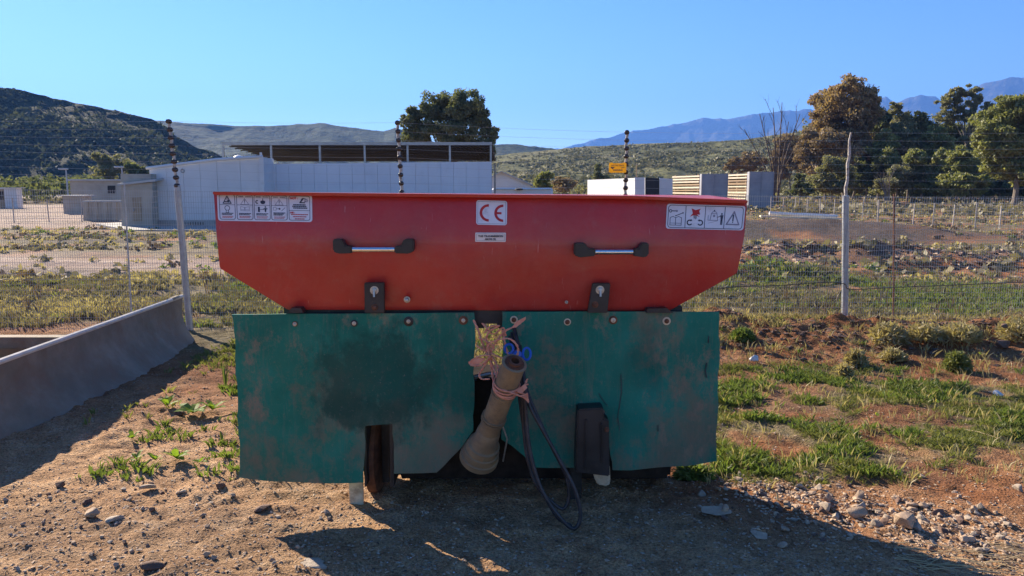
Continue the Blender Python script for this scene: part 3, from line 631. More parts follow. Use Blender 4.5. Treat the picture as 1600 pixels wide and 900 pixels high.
class Panel:
    """a sticker on the sloping upper band: local u (0..1), v (0..1, down) between four image corners"""
    def __init__(s, tl, tr, br, bl, name='sticker'):
        s.k = [tl, tr, br, bl]; s.ink = {}
        P = []
        for (a, b2) in ((0, 1), (1, 2), (2, 3), (3, 0)): pass
        pts = []
        def corner(u0, v0, du, dv):
            r = .035; asp = abs(tr[0] - tl[0]) / abs(bl[1] - tl[1])
            for i in range(5):
                t = i / 4 * math.pi / 2
                pts.append((u0 + du[0] * (1 - math.cos(t)) * 0, v0))
        ru = .10 / (abs(tr[0] - tl[0]) / abs(bl[1] - tl[1])); rv = .10
        for cu_, cv_, a0 in ((ru, rv, 180), (1 - ru, rv, 270), (1 - ru, 1 - rv, 0), (ru, 1 - rv, 90)):
            for i in range(5):
                a = R(a0 + i * 22.5); P.append(s.at(cu_ + ru * math.cos(a), cv_ + rv * math.sin(a)))
        s.o = MB().prism(P, (0, .0015, .0)).build(name, M['white_print'], mach)
    def Yat(s, py, px):                 # the sheet's own slope
        t = (px - 334) / 834; y0 = 302 + 11.5 * t; y1 = 362 + 6 * t
        q = min(max((py - y0) / (y1 - y0), 0), 1.6)
        return (3.645 + (3.575 - 3.645) * q if q <= 1 else 3.575 + (3.60 - 3.575) * (q - 1)) - .0035
    def px(s, u, v):
        a, b2, c2, d2 = s.k
        x = (a[0] * (1 - u) + b2[0] * u) * (1 - v) + (d2[0] * (1 - u) + c2[0] * u) * v
        y = (a[1] * (1 - u) + b2[1] * u) * (1 - v) + (d2[1] * (1 - u) + c2[1] * u) * v
        return x, y
    def at(s, u, v, lift=0):
        x, y = s.px(u, v); return F(x, y, s.Yat(y, x) - lift)
    def mb(s, ink):
        if ink not in s.ink: s.ink[ink] = MB()
        return s.ink[ink]
    def poly(s, pts, ink='black_ink', lift=.001): s.mb(ink).prism([s.at(u, v, lift) for u, v in pts], (0, .0008, 0)); return s
    def line(s, pts, w_=.35, ink='black_ink', closed=False, lift=.001):
        X = [s.px(u, v) for u, v in pts]
        if closed: X.append(X[0])
        for (x0, y0), (x1, y1) in zip(X, X[1:]):
            L = math.hypot(x1 - x0, y1 - y0) or 1; nx_, ny_ = -(y1 - y0) / L * w_ / 2, (x1 - x0) / L * w_ / 2; ex, ey = (x1 - x0) / L * w_ * .4, (y1 - y0) / L * w_ * .4
            q = [(x0 + nx_ - ex, y0 + ny_ - ey), (x1 + nx_ + ex, y1 + ny_ + ey), (x1 - nx_ + ex, y1 - ny_ + ey), (x0 - nx_ - ex, y0 - ny_ - ey)]
            s.mb(ink).prism([F(x, y, s.Yat(y, x) - lift) for x, y in q], (0, .0008, 0))
        return s
    def rrect(s, u0, v0, u1, v1, w_=.8, ink='black_ink', r=.06):
        asp = math.hypot(s.k[1][0] - s.k[0][0], s.k[1][1] - s.k[0][1]) / abs(s.k[3][1] - s.k[0][1]); ru = r / asp; pts = []
        for cu_, cv_, a0 in ((u0 + ru, v0 + r, 180), (u1 - ru, v0 + r, 270), (u1 - ru, v1 - r, 0), (u0 + ru, v1 - r, 90)):
            for i in range(4): a = R(a0 + i * 30); pts.append((cu_ + ru * math.cos(a), cv_ + r * math.sin(a)))
        return s.line(pts, w_, ink, True)
    def arc(s, cu_, cv_, ru, rv, a0, a1, w_, ink='black_ink', n=16):
        return s.line([(cu_ + ru * math.cos(R(a0 + (a1 - a0) * i / n)), cv_ + rv * math.sin(R(a0 + (a1 - a0) * i / n))) for i in range(n + 1)], w_, ink)
    def disc(s, cu_, cv_, ru, rv, ink='black_ink', n=12):
        return s.poly([(cu_ + ru * math.cos(6.283 * i / n), cv_ + rv * math.sin(6.283 * i / n)) for i in range(n)], ink)
    def micro(s, u0, u1, v, h, ink='black_ink', seed=0):   # a line of print too small to read
        g = random.Random(seed * 7 + int(v * 1000)); u = u0
        while u < u1:
            wd = min(g.uniform(.006, .02) / (abs(s.k[1][0] - s.k[0][0]) / 150), u1 - u); s.poly([(u, v - h / 2), (u + wd, v - h / 2), (u + wd, v + h / 2), (u, v + h / 2)], ink); u += wd * 1.0 + .0025
        return s
    def done(s):
        for k_, m_ in s.ink.items(): m_.build('printed_symbol', M[k_], s.o, kind='stuff')
        return s.o
    def text(s, body, u, v, h, ink, wide_px=None, align='LEFT', bold=0):
        p = s.at(u, v, .0012); x, y = s.px(u, v); sc = p.y / FPX
        text_mesh(body, h * sc * 1.38, M[ink], s.o, p, wide=(wide_px * sc if wide_px else None), align=align, bold=bold)
# left warning sticker: five boxes
S = Panel((338.8, 301.8), (487.5, 304.8), (488, 347), (340.8, 345))
E = [(.022, .185), (.205, .372), (.388, .555), (.570, .735), (.755, .975)]
for i, (u0, u1) in enumerate(E):
    S.rrect(u0, .05, u1, .94, .75, r=.07); c0 = (u0 + u1) / 2; wd = u1 - u0
    S.line([(u0, .41 if i < 4 else .58), (u1, .41 if i < 4 else .58)], .6)
    if 1 <= i <= 3:
        S.line([(u0, .145), (u1, .145)], .35, 'grey_ink'); S.micro(u0 + .02, u0 + .07, .105, .04, 'grey_ink', i); S.micro(c0 + .01, u1 - .015, .105, .04, 'grey_ink', i)
    if i in (0, 1, 3):
        a, b2 = (.10, .36) if i == 0 else (.18, .39)
        S.line([(c0, a), (c0 + wd * .26, b2), (c0 - wd * .26, b2)], 1.3 if i == 0 else .7, 'black_ink' if i == 0 else 'grey_ink', True)
        if i == 0: S.line([(c0 - wd * .14, .30), (c0 + .02, .31)], 1.6).disc(c0 + .012, .27, .008, .035).line([(c0, .17), (c0, .26)], .6)
        else: S.line([(c0, .23), (c0, .32)], .9).disc(c0, .36, .003, .012)
S.arc(.103, .53, .026, .085, 100, 440, .8); S.line([(.09, .62), (.09, .68)], .6).line([(.114, .62), (.114, .68)], .6).line([(.085, .69), (.12, .69)], .6)
S.line([(.245, .62), (.245, .47), (.285, .50), (.288, .62), (.245, .62)], .6, 'grey_ink').line([(.288, .62), (.291, .50), (.335, .47), (.335, .62), (.288, .62)], .6, 'grey_ink').line([(.25, .58), (.33, .58)], .5, 'grey_ink')
S.arc(.42, .29, .013, .05, 60, 300, 1.4); S.disc(.48, .30, .026, .07).line([(.48, .17), (.48, .30)], 1.0).line([(.455, .26), (.505, .26)], .8)
S.poly([(.427, .47), (.447, .47), (.447, .66), (.427, .66)]).line([(.45, .57), (.49, .56)], .8).disc(.506, .47, .007, .03).poly([(.495, .51), (.518, .51), (.512, .66), (.500, .66)]).line([(.485, .54), (.528, .54)], 1)
S.line([(.59, .48), (.62, .48), (.62, .58), (.59, .58)], .6, 'grey_ink', True).line([(.62, .53), (.655, .53)], .6).disc(.655, .53, .010, .035).line([(.678, .60), (.712, .49)], 1.1, 'grey_ink')
for i, (u0, u1) in enumerate(E[:4]):
    for q, v in enumerate((.72, .765) if i != 3 else (.68, .72, .76)): S.micro(u0 + .02, u1 - .02 - .015 * q, v, .032, 'black_ink', i + q)
    for q, v in enumerate((.83, .875)): S.micro(u0 + .025, u1 - .022 - .01 * q, v, .022, 'red_ink', i + q + 9)
for q, v in enumerate((.37, .43, .49)): S.micro(.80 - .01 * (q % 2), .93 + .01 * q, v, .045, 'black_ink', q + 20)
for q, v in enumerate((.73, .81, .89)): S.micro(.775 + .02 * q, .955 - .018 * q, v, .035, 'red_ink', q + 30)
S.arc(.91, .20, .026, .07, 150, 420, 1.2, 'grey_ink').arc(.935, .21, .018, .05, 0, 360, .8, 'grey_ink').line([(.875, .28), (.905, .14)], 2.2).line([(.87, .29), (.92, .29)], 1.6)
S.done(); S.text('NOT :', .768, .17, 3.3, 'red_ink', 12, bold=.0006); S.text('NB :', .768, .69, 2.6, 'red_ink', 7, bold=.0005)
# CE sticker
S = Panel((744.3, 312.6), (792.5, 314), (792, 352), (744, 351))
S.line([(.05, .05), (.95, .05), (.95, .95), (.05, .95)], .5, 'grey_ink', True)
def ringseg(cu_, cv_, ro_u, ro_v, wu, wv, a0, a1, n=18):
    for i in range(n):
        t0_, t1_ = R(a0 + (a1 - a0) * i / n), R(a0 + (a1 - a0) * (i + 1) / n)
        S.poly([(cu_ + ro_u * math.cos(t0_), cv_ + ro_v * math.sin(t0_)), (cu_ + ro_u * math.cos(t1_), cv_ + ro_v * math.sin(t1_)), (cu_ + (ro_u - wu) * math.cos(t1_), cv_ + (ro_v - wv) * math.sin(t1_)), (cu_ + (ro_u - wu) * math.cos(t0_), cv_ + (ro_v - wv) * math.sin(t0_))], 'red_ink')
ringseg(.40, .51, .29, .355, .085, .10, 88, 272); ringseg(.87, .51, .285, .355, .085, .10, 88, 272)
S.poly([(.62, .465), (.82, .465), (.82, .555), (.62, .555)], 'red_ink'); S.done()
S = Panel((742.7, 363.4), (790.7, 363.6), (790.2, 378), (742.3, 377.8))
S.line([(.04, .14), (.96, .14), (.96, .86), (.04, .86)], .4, 'grey_ink', True); S.done()
S.text('THE TRANSMISSION', .5, .48, 3.0, 'black_ink', 39, 'CENTER', .0005); S.text('ABOVE OIL', .5, .80, 3.0, 'black_ink', 18, 'CENTER', .0005)
# right sticker: four boxes
S = Panel((1042.3, 318.3), (1165, 322.0), (1161.3, 360), (1040.3, 357.2))
S.rrect(.022, .05, .978, .95, .9, 'black_ink', .12)
for u in (.245, .495, .745): S.line([(u, .05), (u, .95)], .9)
S.arc(.05, .28, .014, .055, 0, 360, 1.0).line([(.065, .28), (.13, .28)], 1.4).disc(.13, .28, .014, .045, 'grey_ink').line([(.12, .47), (.21, .35)], 1.1).disc(.21, .35, .010, .03).disc(.12, .47, .007, .025)
S.line([(.05, .85), (.05, .55), (.085, .50), (.12, .55), (.12, .85), (.05, .85)], .8).line([(.12, .85), (.12, .55), (.155, .50), (.195, .55), (.195, .85), (.12, .85)], .8).line([(.055, .77), (.19, .77)], .6)
S.poly([(.315, .16), (.37, .22), (.435, .16), (.415, .26), (.43, .40), (.39, .40), (.43, .50), (.375, .44), (.34, .44), (.30, .50), (.335, .36), (.325, .24)], 'red_ink')
for q in range(4): S.line([(.35 + q * .012, .42), (.355 + q * .010, .56 + (.03 if q == 2 else 0))], .7)
S.arc(.302, .73, .030, .095, 40, 300, 1.7).arc(.438, .73, .030, .095, -120, 140, 1.7); S.poly([(.318, .58), (.335, .66), (.305, .68)]).poly([(.422, .58), (.405, .66), (.435, .68)])
S.line([(.575, .35), (.645, .35), (.66, .62), (.56, .62)], 1.0, 'grey_ink', True).arc(.61, .36, .035, .10, 180, 360, .9, 'grey_ink').disc(.61, .22, .008, .03).disc(.61, .44, .016, .05, 'grey_ink').line([(.535, .42), (.535, .62), (.56, .62)], .8, 'grey_ink').line([(.54, .74), (.66, .64)], .5, 'grey_ink')
S.disc(.708, .35, .010, .038).poly([(.69, .40), (.73, .40), (.722, .58), (.722, .80), (.711, .80), (.709, .62), (.704, .80), (.694, .80), (.697, .58)]).line([(.692, .44), (.65, .50)], 1.0)
S.line([(.865, .25), (.935, .77), (.775, .77)], 2.0, 'grey_ink', True).line([(.857, .38), (.855, .62)], 1.9).disc(.854, .68, .007, .025)
S.done()

# ------------------------------------------------------------ grader blade on the left
M['blade'] = mat('worn_grey_steel', (.18, .135, .092), (.27, .21, .15), 3.5, .85, 0, .2, 12, dirt=((.20, .12, .075), 2.5, .46, .66))
bl = empty('grader_blade', (-3.3, 5.6, 0), 'long curved dark steel grader blade lying on the ground at the left', 'grader blade')
def section(y, e=0):
    xb = float(np.interp(y, [3, 4.65, 5.2, 6.3, 7.2, 7.93], [-3.34, -3.25, -3.18, -3.15, -3.24, -3.38])); xt = -3.37 - .04 * (y - 4.86); z0 = gz(xb, y) - .015; P = []
    for i in range(13):
        q = i / 12; z = z0 + q * (.462 - z0); x = xb + (xt - xb) * q ** .8 - .055 * math.sin(q * math.pi) + e
        P.append(Vector((x, y, z)))
    return P
mb = MB(); n_s = 25; vv = []
for i in range(n_s):
    y = 3.0 + (7.93 - 3.0) * i / (n_s - 1); vv += section(y) + section(y, -.018)[::-1]
ff = []; m26 = 26
for i in range(n_s - 1):
    for j in range(m26): a = i * m26 + j; c2 = i * m26 + (j + 1) % m26; ff.append((a, c2, c2 + m26, a + m26))
ff += [tuple(range(26))[::-1], tuple((n_s - 1) * m26 + j for j in range(26))]
MB().add(vv, ff).build('mouldboard', M['blade'], bl, smooth=True)
mb = MB(); pts = [section(3.0 + 4.93 * i / 24)[-1] + Vector((-.009, 0, .006)) for i in range(25)]
M['sunlit_edge'] = mat('sunlit_edge_steel', (.72, .64, .54), (.58, .50, .41), 14, .6, 0, .05)  # sunlight along the blade's top edge, put into a paler colour
mb.tube(pts, .021, 8).build('top_edge_tube', M['sunlit_edge'], bl, smooth=True)
MB().box((-3.50, 7.75, .472), (.05, .2, .035), rz=.05).build('end_cap', M['blade'], bl, bevel=.008)
MB().box((-4.5, 6.35, .30), (1.9, .12, .10)).box((-4.15, 5.9, .2), (.08, 1.1, .08), rz=.6).box((-4.6, 6.6, .12), (1.5, .06, .3)).build('draw_frame', M['blade'], bl, bevel=.006)

# ------------------------------------------------------------ electric security fence
M['galv'] = mat('galvanised_steel', (.30, .31, .33), (.42, .43, .45), 18, .5, .55, .05, dirt=((.18, .14, .11), 9, .6, .8))
M['wire'] = mat('galvanised_wire', (.46, .46, .46), (.36, .35, .35), 5, .55, .3)
M['old_wire'] = mat('rusty_old_wire', (.16, .13, .11), (.22, .18, .15), 5, .7, .2)
M['porcelain'] = mat('brown_porcelain', (.03, .02, .018), (.05, .03, .025), 30, .25)
M['pole_white'] = mat('weathered_white_pole', (.55, .50, .45), (.32, .27, .23), 25, .6, dirt=((.12, .08, .06), 30, .5, .65))
YF2 = 8.42
fence = empty('security_fence', (0, YF2, 0), 'tall welded mesh fence with electric wires running behind the red machine', 'fence')
posts = [((297, 517), (277, 290), (264, 190)), ((632, 520), (628, 300), (621, 192)), ((976, 524), (977, 306), (979.5, 207)), ((1319.5, 526), (1321.5, 306), (1329, 207))]
armpts = []
for pi, (b0, t0_, e0) in enumerate(posts):
    B, T_, E_ = F(*b0, YF2), F(*t0_, YF2), F(*e0, YF2); B.z = gz(B.x, YF2) - .1
    po = MB().tube([B, T_, T_ + (T_ - B).normalized() * .004], [.036, .036, .030], 14).build('post', M['galv'], fence, smooth=True)
    k_ = 9 if pi != 3 else 8; path = [T_ + (E_ - T_) * (i / k_) + Vector((.008 * math.sin(i * 2.1 + pi), 0, 0)) for i in range(k_ + 1)]
    arm = MB().tube([path[0] - (E_ - T_) * .25] + path, [.016] * (k_ + 2) if pi < 3 else [.018] * 3 + [.016] * 5 + [.010] * 2, 10).build('extension_arm', M['pole_white'], po, smooth=True)
    tips = []
    for i in range(0, 9):
        p = T_ + (E_ - T_) * (i / 8.0); tips.append(p + Vector((0, -.03, 0)))
        if pi < 3:
            MB().lathe(p + Vector((0, .022, 0)), (0, -1, 0), [(0, .012), (.004, .026), (.02, .019), (.03, .028), (.045, .019), (.055, .024), (.062, .010)], 12).build('insulator', M['porcelain'], po, smooth=True)
    armpts.append(tips)
for x0, y0, x1, y1, m_, r_ in ((205, 488, 194, 287, 'galv', .010), (1396, 515, 1397, 303, 'rust', .011)):
    B, T_ = F(x0, y0, YF2), F(x1, y1, YF2); B.z = gz(B.x, YF2) - .05; MB().tube([B, T_], r_, 8).build('dropper', M[m_], fence, smooth=True)
for i in range(9):
    P = [armpts[k][i] for k in range(4)]; L = P[0] + (P[0] - P[1]); Rr = P[3] + (P[3] - P[2]); Q = []
    al = [L] + P + [Rr]
    for a, b2 in zip(al, al[1:]):
        for j in range(4): t = j / 4; q = a.lerp(b2, t); q.z -= .012 * 4 * t * (1 - t); Q.append(q)
    MB().tube(Q + [al[-1]], .0011, 4, False).build('live_wire', M['wire'], fence)
# welded mesh: 22 mm x 60 mm
def topz(x): return 1.60 - .0085 * (x + 6) 
Vw = []; Tw = []
def wirev(a, b2, r):
    k = len(Vw); d = (b2 - a).normalized(); u = Vector((0, 1, 0)); s_ = d.cross(u).normalized()
    for p in (a, b2):
        for ang in (90, 210, 330): Vw.append(tuple(p + u * (r * math.sin(R(ang))) + s_ * (r * math.cos(R(ang)))))
    for j in range(3): jn = (j + 1) % 3; Tw.append((k + j, k + jn, k + 3 + jn)); Tw.append((k + j, k + 3 + jn, k + 3 + j))
x = -8.4
while x < 8.4:
    z0 = gz(x, YF2) - .02; wirev(Vector((x, YF2 - .04, z0)), Vector((x, YF2 - .04, topz(x))), .0021); x += .026
o = npmesh('vertical_mesh_wire', Vw, Tw, M['wire'], fence); o['kind'] = 'stuff'
Vh, Th = [], []; Vw, Tw = Vh, Th
z = .04
while z < 1.62:
    X_ = list(np.arange(-8.4, 8.5, 1.2))
    for a, b2 in zip(X_, X_[1:]): wirev(Vector((a, YF2 - .042, z - .0085 * (a + 6) * z / 1.6 + .004 * math.sin(a * 3 + z * 9))), Vector((b2, YF2 - .042, z - .0085 * (b2 + 6) * z / 1.6 + .004 * math.sin(b2 * 3 + z * 9))), .0019)
    z += .062
o = npmesh('horizontal_mesh_wire', Vh, Th, M['wire'], fence); o['kind'] = 'stuff'
M['cable'] = mat('dark_cable', (.05, .045, .04), (.08, .07, .06), 20, .6)
MB().tube(smooth_path([F(x, y, YF2 - .05) for x, y in ((1120, 452), (1150, 448), (1220, 446), (1290, 441), (1320, 444), (1330, 452), (1400, 449), (1500, 445), (1600, 441), (1700, 440))], 4), .005, 6).build('cable', M['cable'], fence, smooth=True)
# yellow sign
M['sign_yellow'] = leafmat('yellow_sign_plate', (.85, .56, .015), (.80, .52, .015), 15, .45)
c0, c1 = F(951.5, 254, YF2 - .07), F(978.5, 270, YF2 - .07)
sg = MB(); X0, X1, Z1, Z0 = c0.x, c1.x, c0.z, c1.z; yy = YF2 - .075; r_ = .012
sg.prism([(X0, yy, Z0 + r_), (X0 + r_, yy, Z0), (X1 - r_, yy, Z0), (X1, yy, Z0 + r_), (X1, yy, Z1 - r_), (X1 - r_, yy, Z1), (X1 - .035, yy, Z1), (X1 - .045, yy, Z1 - .008), (X0 + .045, yy, Z1 - .008), (X0 + .035, yy, Z1), (X0 + r_, yy, Z1), (X0, yy, Z1 - r_)], (0, .004, 0))
sgn = sg.build('warning_sign', M['sign_yellow'], base=((X0 + X1) / 2, yy, Z0), label='small yellow electric fence warning sign clipped to the striped pole', cat='sign')
text_mesh('ELECTRIC FENCE', .022, M['black_ink'], sgn, ((X0 + X1) / 2, yy - .001, Z0 + .072), wide=.135, align='CENTER', bold=.0005)
text_mesh('WARNING', .026, M['black_ink'], sgn, ((X0 + X1) / 2, yy - .001, Z0 + .020), wide=.105, align='CENTER', bold=.0008)
mb = MB(); mb.box((X0 + .035, yy - .001, Z0 + .052), (.03, .001, .014), ry=.5).box((X0 + .05, yy - .001, Z0 + .058), (.02, .001, .008)).box((X1 - .04, yy - .001, Z0 + .055), (.04, .001, .006), ry=-.2); mb.build('hand_symbol', M['black_ink'], sgn)

# ------------------------------------------------------------ buildings and yard
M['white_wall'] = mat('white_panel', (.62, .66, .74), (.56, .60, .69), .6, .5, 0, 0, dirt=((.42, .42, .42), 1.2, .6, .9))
M['white_wall2'] = mat('white_panel_warm', (.66, .66, .68), (.58, .58, .60), .6, .5, dirt=((.42, .38, .33), 1.5, .6, .9))
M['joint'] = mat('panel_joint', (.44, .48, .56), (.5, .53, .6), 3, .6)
M['iron_roof'] = mat('corrugated_iron', (.018, .017, .016), (.04, .037, .033), .8, .8, .0, dirt=((.05, .035, .025), 1.5, .5, .8))
M['steel_grey'] = mat('grey_steel', (.22, .23, .24), (.3, .31, .32), 4, .5, .4)
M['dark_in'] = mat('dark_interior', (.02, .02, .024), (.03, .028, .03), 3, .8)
M['door'] = mat('brown_door', (.30, .24, .17), (.24, .19, .13), 3, .6)
M['plaster'] = mat('cream_plaster', (.42, .38, .32), (.34, .30, .25), 1.5, .9, 0, .1)
M['fibre_roof'] = mat('grey_roof_sheet', (.36, .36, .37), (.46, .46, .46), 1, .7)
M['concrete'] = mat('concrete', (.36, .34, .31), (.26, .24, .22), 2, .9, 0, .2)
M['timber'] = mat('pale_sawn_timber', (.74, .65, .50), (.58, .48, .34), 2.5, .8, stretch=(.3, 1, 6))
M['timber2'] = mat('brown_sawn_timber', (.38, .26, .15), (.28, .18, .10), 2.5, .8, stretch=(.3, 1, 6))
M['grey_board'] = mat('grey_board', (.30, .30, .34), (.24, .24, .28), 1.2, .7)
def wallbox(mb, x0, x1, y0, y1, z0, z1): return mb.box(((x0 + x1) / 2, (y0 + y1) / 2, (z0 + z1) / 2), (abs(x1 - x0), abs(y1 - y0), abs(z1 - z0)))
# cold store (front wall faces us), with panels
Yc = 32.0
def quad_wall(name, pts, Y, t, m_, par): return MB().prism([F(x, y, Y) for x, y in pts], (0, t, 0)).build(name, m_, par)
cs = empty('cold_store', (-8, 36, 0), 'long white panelled cold store behind the fence at the left', 'building')
# wall pieces: left block, middle block, long recessed wall
def panel_wall(x0, x1, yt0, yt1, Y, z0, npan, m_, par, rows=3, gap=.025, t=.25):
    """wall of separate panels with recessed joints; top edge runs from yt0 to yt1 in the photo"""
    A, B = F(x0, yt0, Y), F(x1, yt1, Y); MB().prism([(A.x, Y + .03, z0), (B.x, Y + .03, z0), (B.x, Y + .03, B.z - .02), (A.x, Y + .03, A.z - .02)], (0, t, 0)).build('wall', M['joint'], par)
    for i in range(npan):
        for j in range(rows):
            u0, u1 = i / npan, (i + 1) / npan; xa = A.x + (B.x - A.x) * u0 + gap / 2; xb = A.x + (B.x - A.x) * u1 - gap / 2
            za0, zb0 = z0 + (A.z - z0) * j / rows, z0 + (A.z - z0) * (j + 1) / rows; d_ = (B.z - A.z)
            MB().prism([(xa, Y, za0 + d_ * u0 * j / rows + gap / 2), (xb, Y, za0 + d_ * u1 * j / rows + gap / 2), (xb, Y, zb0 + d_ * u1 * (j + 1) / rows - gap / 2), (xa, Y, zb0 + d_ * u0 * (j + 1) / rows - gap / 2)], (0, .04, 0)).build('wall_panel', m_, par)
panel_wall(233, 338, 264.5, 251, Yc, .25, 4, M['white_wall2'], cs, rows=1, gap=.01)
panel_wall(338, 411, 251, 246.5, Yc + .02, .25, 2, M['white_wall2'], cs, rows=1, gap=.012)
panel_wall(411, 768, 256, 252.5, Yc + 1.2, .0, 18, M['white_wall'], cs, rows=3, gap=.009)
A = F(233, 264, Yc); B = F(411, 246, Yc)
MB().tube([A + Vector((-.1, -.05, .03)), F(338, 250.5, Yc) + Vector((0, -.05, .03)), B + Vector((0, -.05, .03))], .06, 6).build('gutter', M['white_wall2'], cs)
MB().prism([F(405, 247, Yc - .1), F(412, 246, Yc - .1), F(413, 300, Yc - .1), F(406, 300, Yc - .1)], (0, 1.3, 0)).build('end_fin', M['white_wall2'], cs)
MB().prism([F(405.5, 238, Yc - .05), F(408, 238, Yc - .05), F(409, 250, Yc - .05), F(405.5, 250, Yc - .05)], (0, .1, 0)).build('vent_pipe', M['white_wall2'], cs)
wx0, wx1 = F(233, 300, Yc).x, F(768, 300, Yc).x
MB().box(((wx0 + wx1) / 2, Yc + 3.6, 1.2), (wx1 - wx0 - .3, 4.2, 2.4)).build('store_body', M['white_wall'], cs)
p_ = F(285, 267, Yc - .02); MB().tube([p_ + Vector((.07 * math.cos(a), 0, .07 * math.sin(a))) for a in np.linspace(0, 6.28, 14)], .02, 6, False).build('wall_lamp', M['galv'], cs)
g_ = MB(); q0, q1 = F(290, 347, Yc - .1), F(318, 356, Yc - .1)
for i in range(8): xx_ = q0.x + (q1.x - q0.x) * i / 7; g_.box((xx_, Yc - .1, (q0.z + q1.z) / 2), (.03, .05, q0.z - q1.z))
g_.box(((q0.x + q1.x) / 2, Yc - .05, (q0.z + q1.z) / 2), (q1.x - q0.x, .02, q0.z - q1.z)); g_.build('grille', M['dark_in'], cs)
wallbox(MB(), wx0 + .05, F(345, 300, Yc).x, Yc - .12, Yc + .2, -.3, .28).build('plinth', M['steel_grey'], cs)
# annexe with a door
an = empty('site_hut', (-16.5, 31.5, 0), 'small cream annexe with a brown door beside the cold store', 'hut')
quad_wall('wall', [(189, 289), (238, 285), (238, 357), (190, 354)], 31.3, .2, M['plaster'], an)
A = F(183, 287, 31.2); MB().prism([A, F(242, 280, 31.2), F(242, 283.5, 31.2), F(183, 290, 31.2)], (0, 3, .25)).build('roof', M['fibre_roof'], an)
wallbox(MB(), F(190, 300, 31.5).x, F(237, 300, 31.5).x, 31.5, 34, -.1, 2.2).build('rear_wall', M['plaster'], an)
dr = quad_wall('door', [(206, 309), (220.5, 308), (221.5, 345), (207.5, 346)], 31.26, .06, M['door'], an)
MB().box(tuple(F(208.5, 328, 31.22)), (.04, .05, .12)).build('handle', M['galv'], dr)
# far farm buildings left
def shedlet(name, label, px0, px1, pt, pb, D, depth, m_, roofm, roof=.12, slope=0, cat='shed', extra=None):
    A, B = F(px0, pb, D), F(px1, pt, D); gzv = -.2
    o = empty(name, ((A.x + B.x) / 2, D + depth / 2, 0), label, cat)
    wallbox(MB(), A.x, B.x, D, D + depth, gzv, B.z).build('wall', m_, o)
    MB().prism([(A.x - .2, D - .2, B.z + .003), (B.x + .2, D - .2, B.z + .003 + slope), (B.x + .2, D - .2, B.z + roof + slope), (A.x - .2, D - .2, B.z + roof)], (0, depth + .4, 0)).build('roof', roofm, o)
    if extra:
        for (a, b2, c2, d2, mm) in extra: quad_wall('opening', [(a, b2), (c2, b2), (c2, d2), (a, d2)], D - .03, .05, M[mm], o)
    return o
shedlet('farm_store', 'long low cream farm store with pale roof below the dark hill', 111, 232, 282.5, 308, 60, 8, M['plaster'], M['fibre_roof'], extra=[(168, 290, 180, 302, 'dark_in')])
shedlet('shipping_container', 'small white container at the far left edge with an open brown end', 8, 25, 294, 316, 62, .7, M['white_wall2'], M['white_wall2'], .05, cat='container', extra=[])
shedlet('shipping_container', 'brown open container end beside the white one at the far left edge', -14, 7.5, 295, 314, 62.5, .7, M['door'], M['white_wall2'], .05, cat='container', extra=[(-3, 299, 5, 312, 'dark_in')])
shedlet('pump_house', 'low brown plastered pump house with a pale lid beside the farm store', 99, 126, 306.5, 327, 48, 1.2, M['plaster'], M['fibre_roof'], .06, cat='hut')
yw = empty('yard_wall', (-25, 42, 0), 'pale brown slab wall round a corner in front of the farm store', 'wall')
for i in range(8):
    xa = 130 + i * 7.4; quad_wall('slab', [(xa, 315.5), (xa + 7.0, 315.5), (xa + 7.0, 348 - i * .6), (xa, 349 - i * .6)], 38 + .2 * (i % 2) * .3, .12, M['plaster'], yw)
quad_wall('coping', [(129, 313.5), (190, 313), (190, 315.4), (129, 315.4)], 37.95, .3, M['fibre_roof'], yw)
for px, pt, pb, lb in ((103, 265, 312, 'lamp post left of the farm store roof'), (190, 262, 300, 'lamp post rising behind the farm store roof')):
    B = F(px + 4, pb, 58); T_ = F(px, pt, 58); o = empty('street_lamp', (B.x, 58, 0), 'thin grey ' + lb, 'lamp post')
    MB().tube([(B.x, 58, -.1), T_], [.09, .05], 8).build('pole', M['galv'], o, smooth=True); MB().box(T_ + Vector((-.2, 0, .05)), (.65, .3, .14), bev=.04).build('lamp_head', M['fibre_roof'], o)
pav = MB().prism([G(150, 352) + Vector((0, 0, -.02)), G(185, 350) + Vector((0, 0, -.02)), G(345, 352) + Vector((0, 0, -.02)), G(345, 362) + Vector((0, 0, -.02)), G(200, 362) + Vector((0, 0, -.02))], (0, 0, .09)).build('pavement', M['concrete'], kind='structure')
# open shed with corrugated roof seen from below
sh_ = empty('open_shed', (-7, 40, 0), 'open shed with high corrugated iron roof on steel posts behind the cold store', 'shed')
Yn, Yb = 36.5, 45.0; A, B = F(347, 223.5, Yn), F(769, 223, Yn); zn = A.z; zb = F(600, 251.5, Yb).z
nn = 260; vv = []; ff = []
for i in range(nn + 1):
    x = A.x + (B.x - A.x) * i / nn; o_ = .045 * math.sin(i * math.pi / 2 + .4)
    vv += [(x, Yn, zn + o_), (x, Yb, zb + o_), (x, Yn, zn + o_ + .012), (x, Yb, zb + o_ + .012)]
for i in range(nn): a = i * 4; ff += [(a, a + 1, a + 5, a + 4), (a + 2, a + 6, a + 7, a + 3), (a, a + 4, a + 6, a + 2)]
MB().add(vv, ff).build('corrugated_roof', M['iron_roof'], sh_)
MB().box(((A.x + B.x) / 2, Yn - .03, zn - .03), (B.x - A.x, .06, .14)).build('eave_beam', M['steel_grey'], sh_)
for k in range(1, 11):
    y = Yn + (Yb - Yn) * k / 11; z = zn + (zb - zn) * k / 11 - .11; MB().box(((A.x + B.x) / 2, y, z + .03), (B.x - A.x - .1, .05, .05)).build('purlin', M['iron_roof'], sh_)
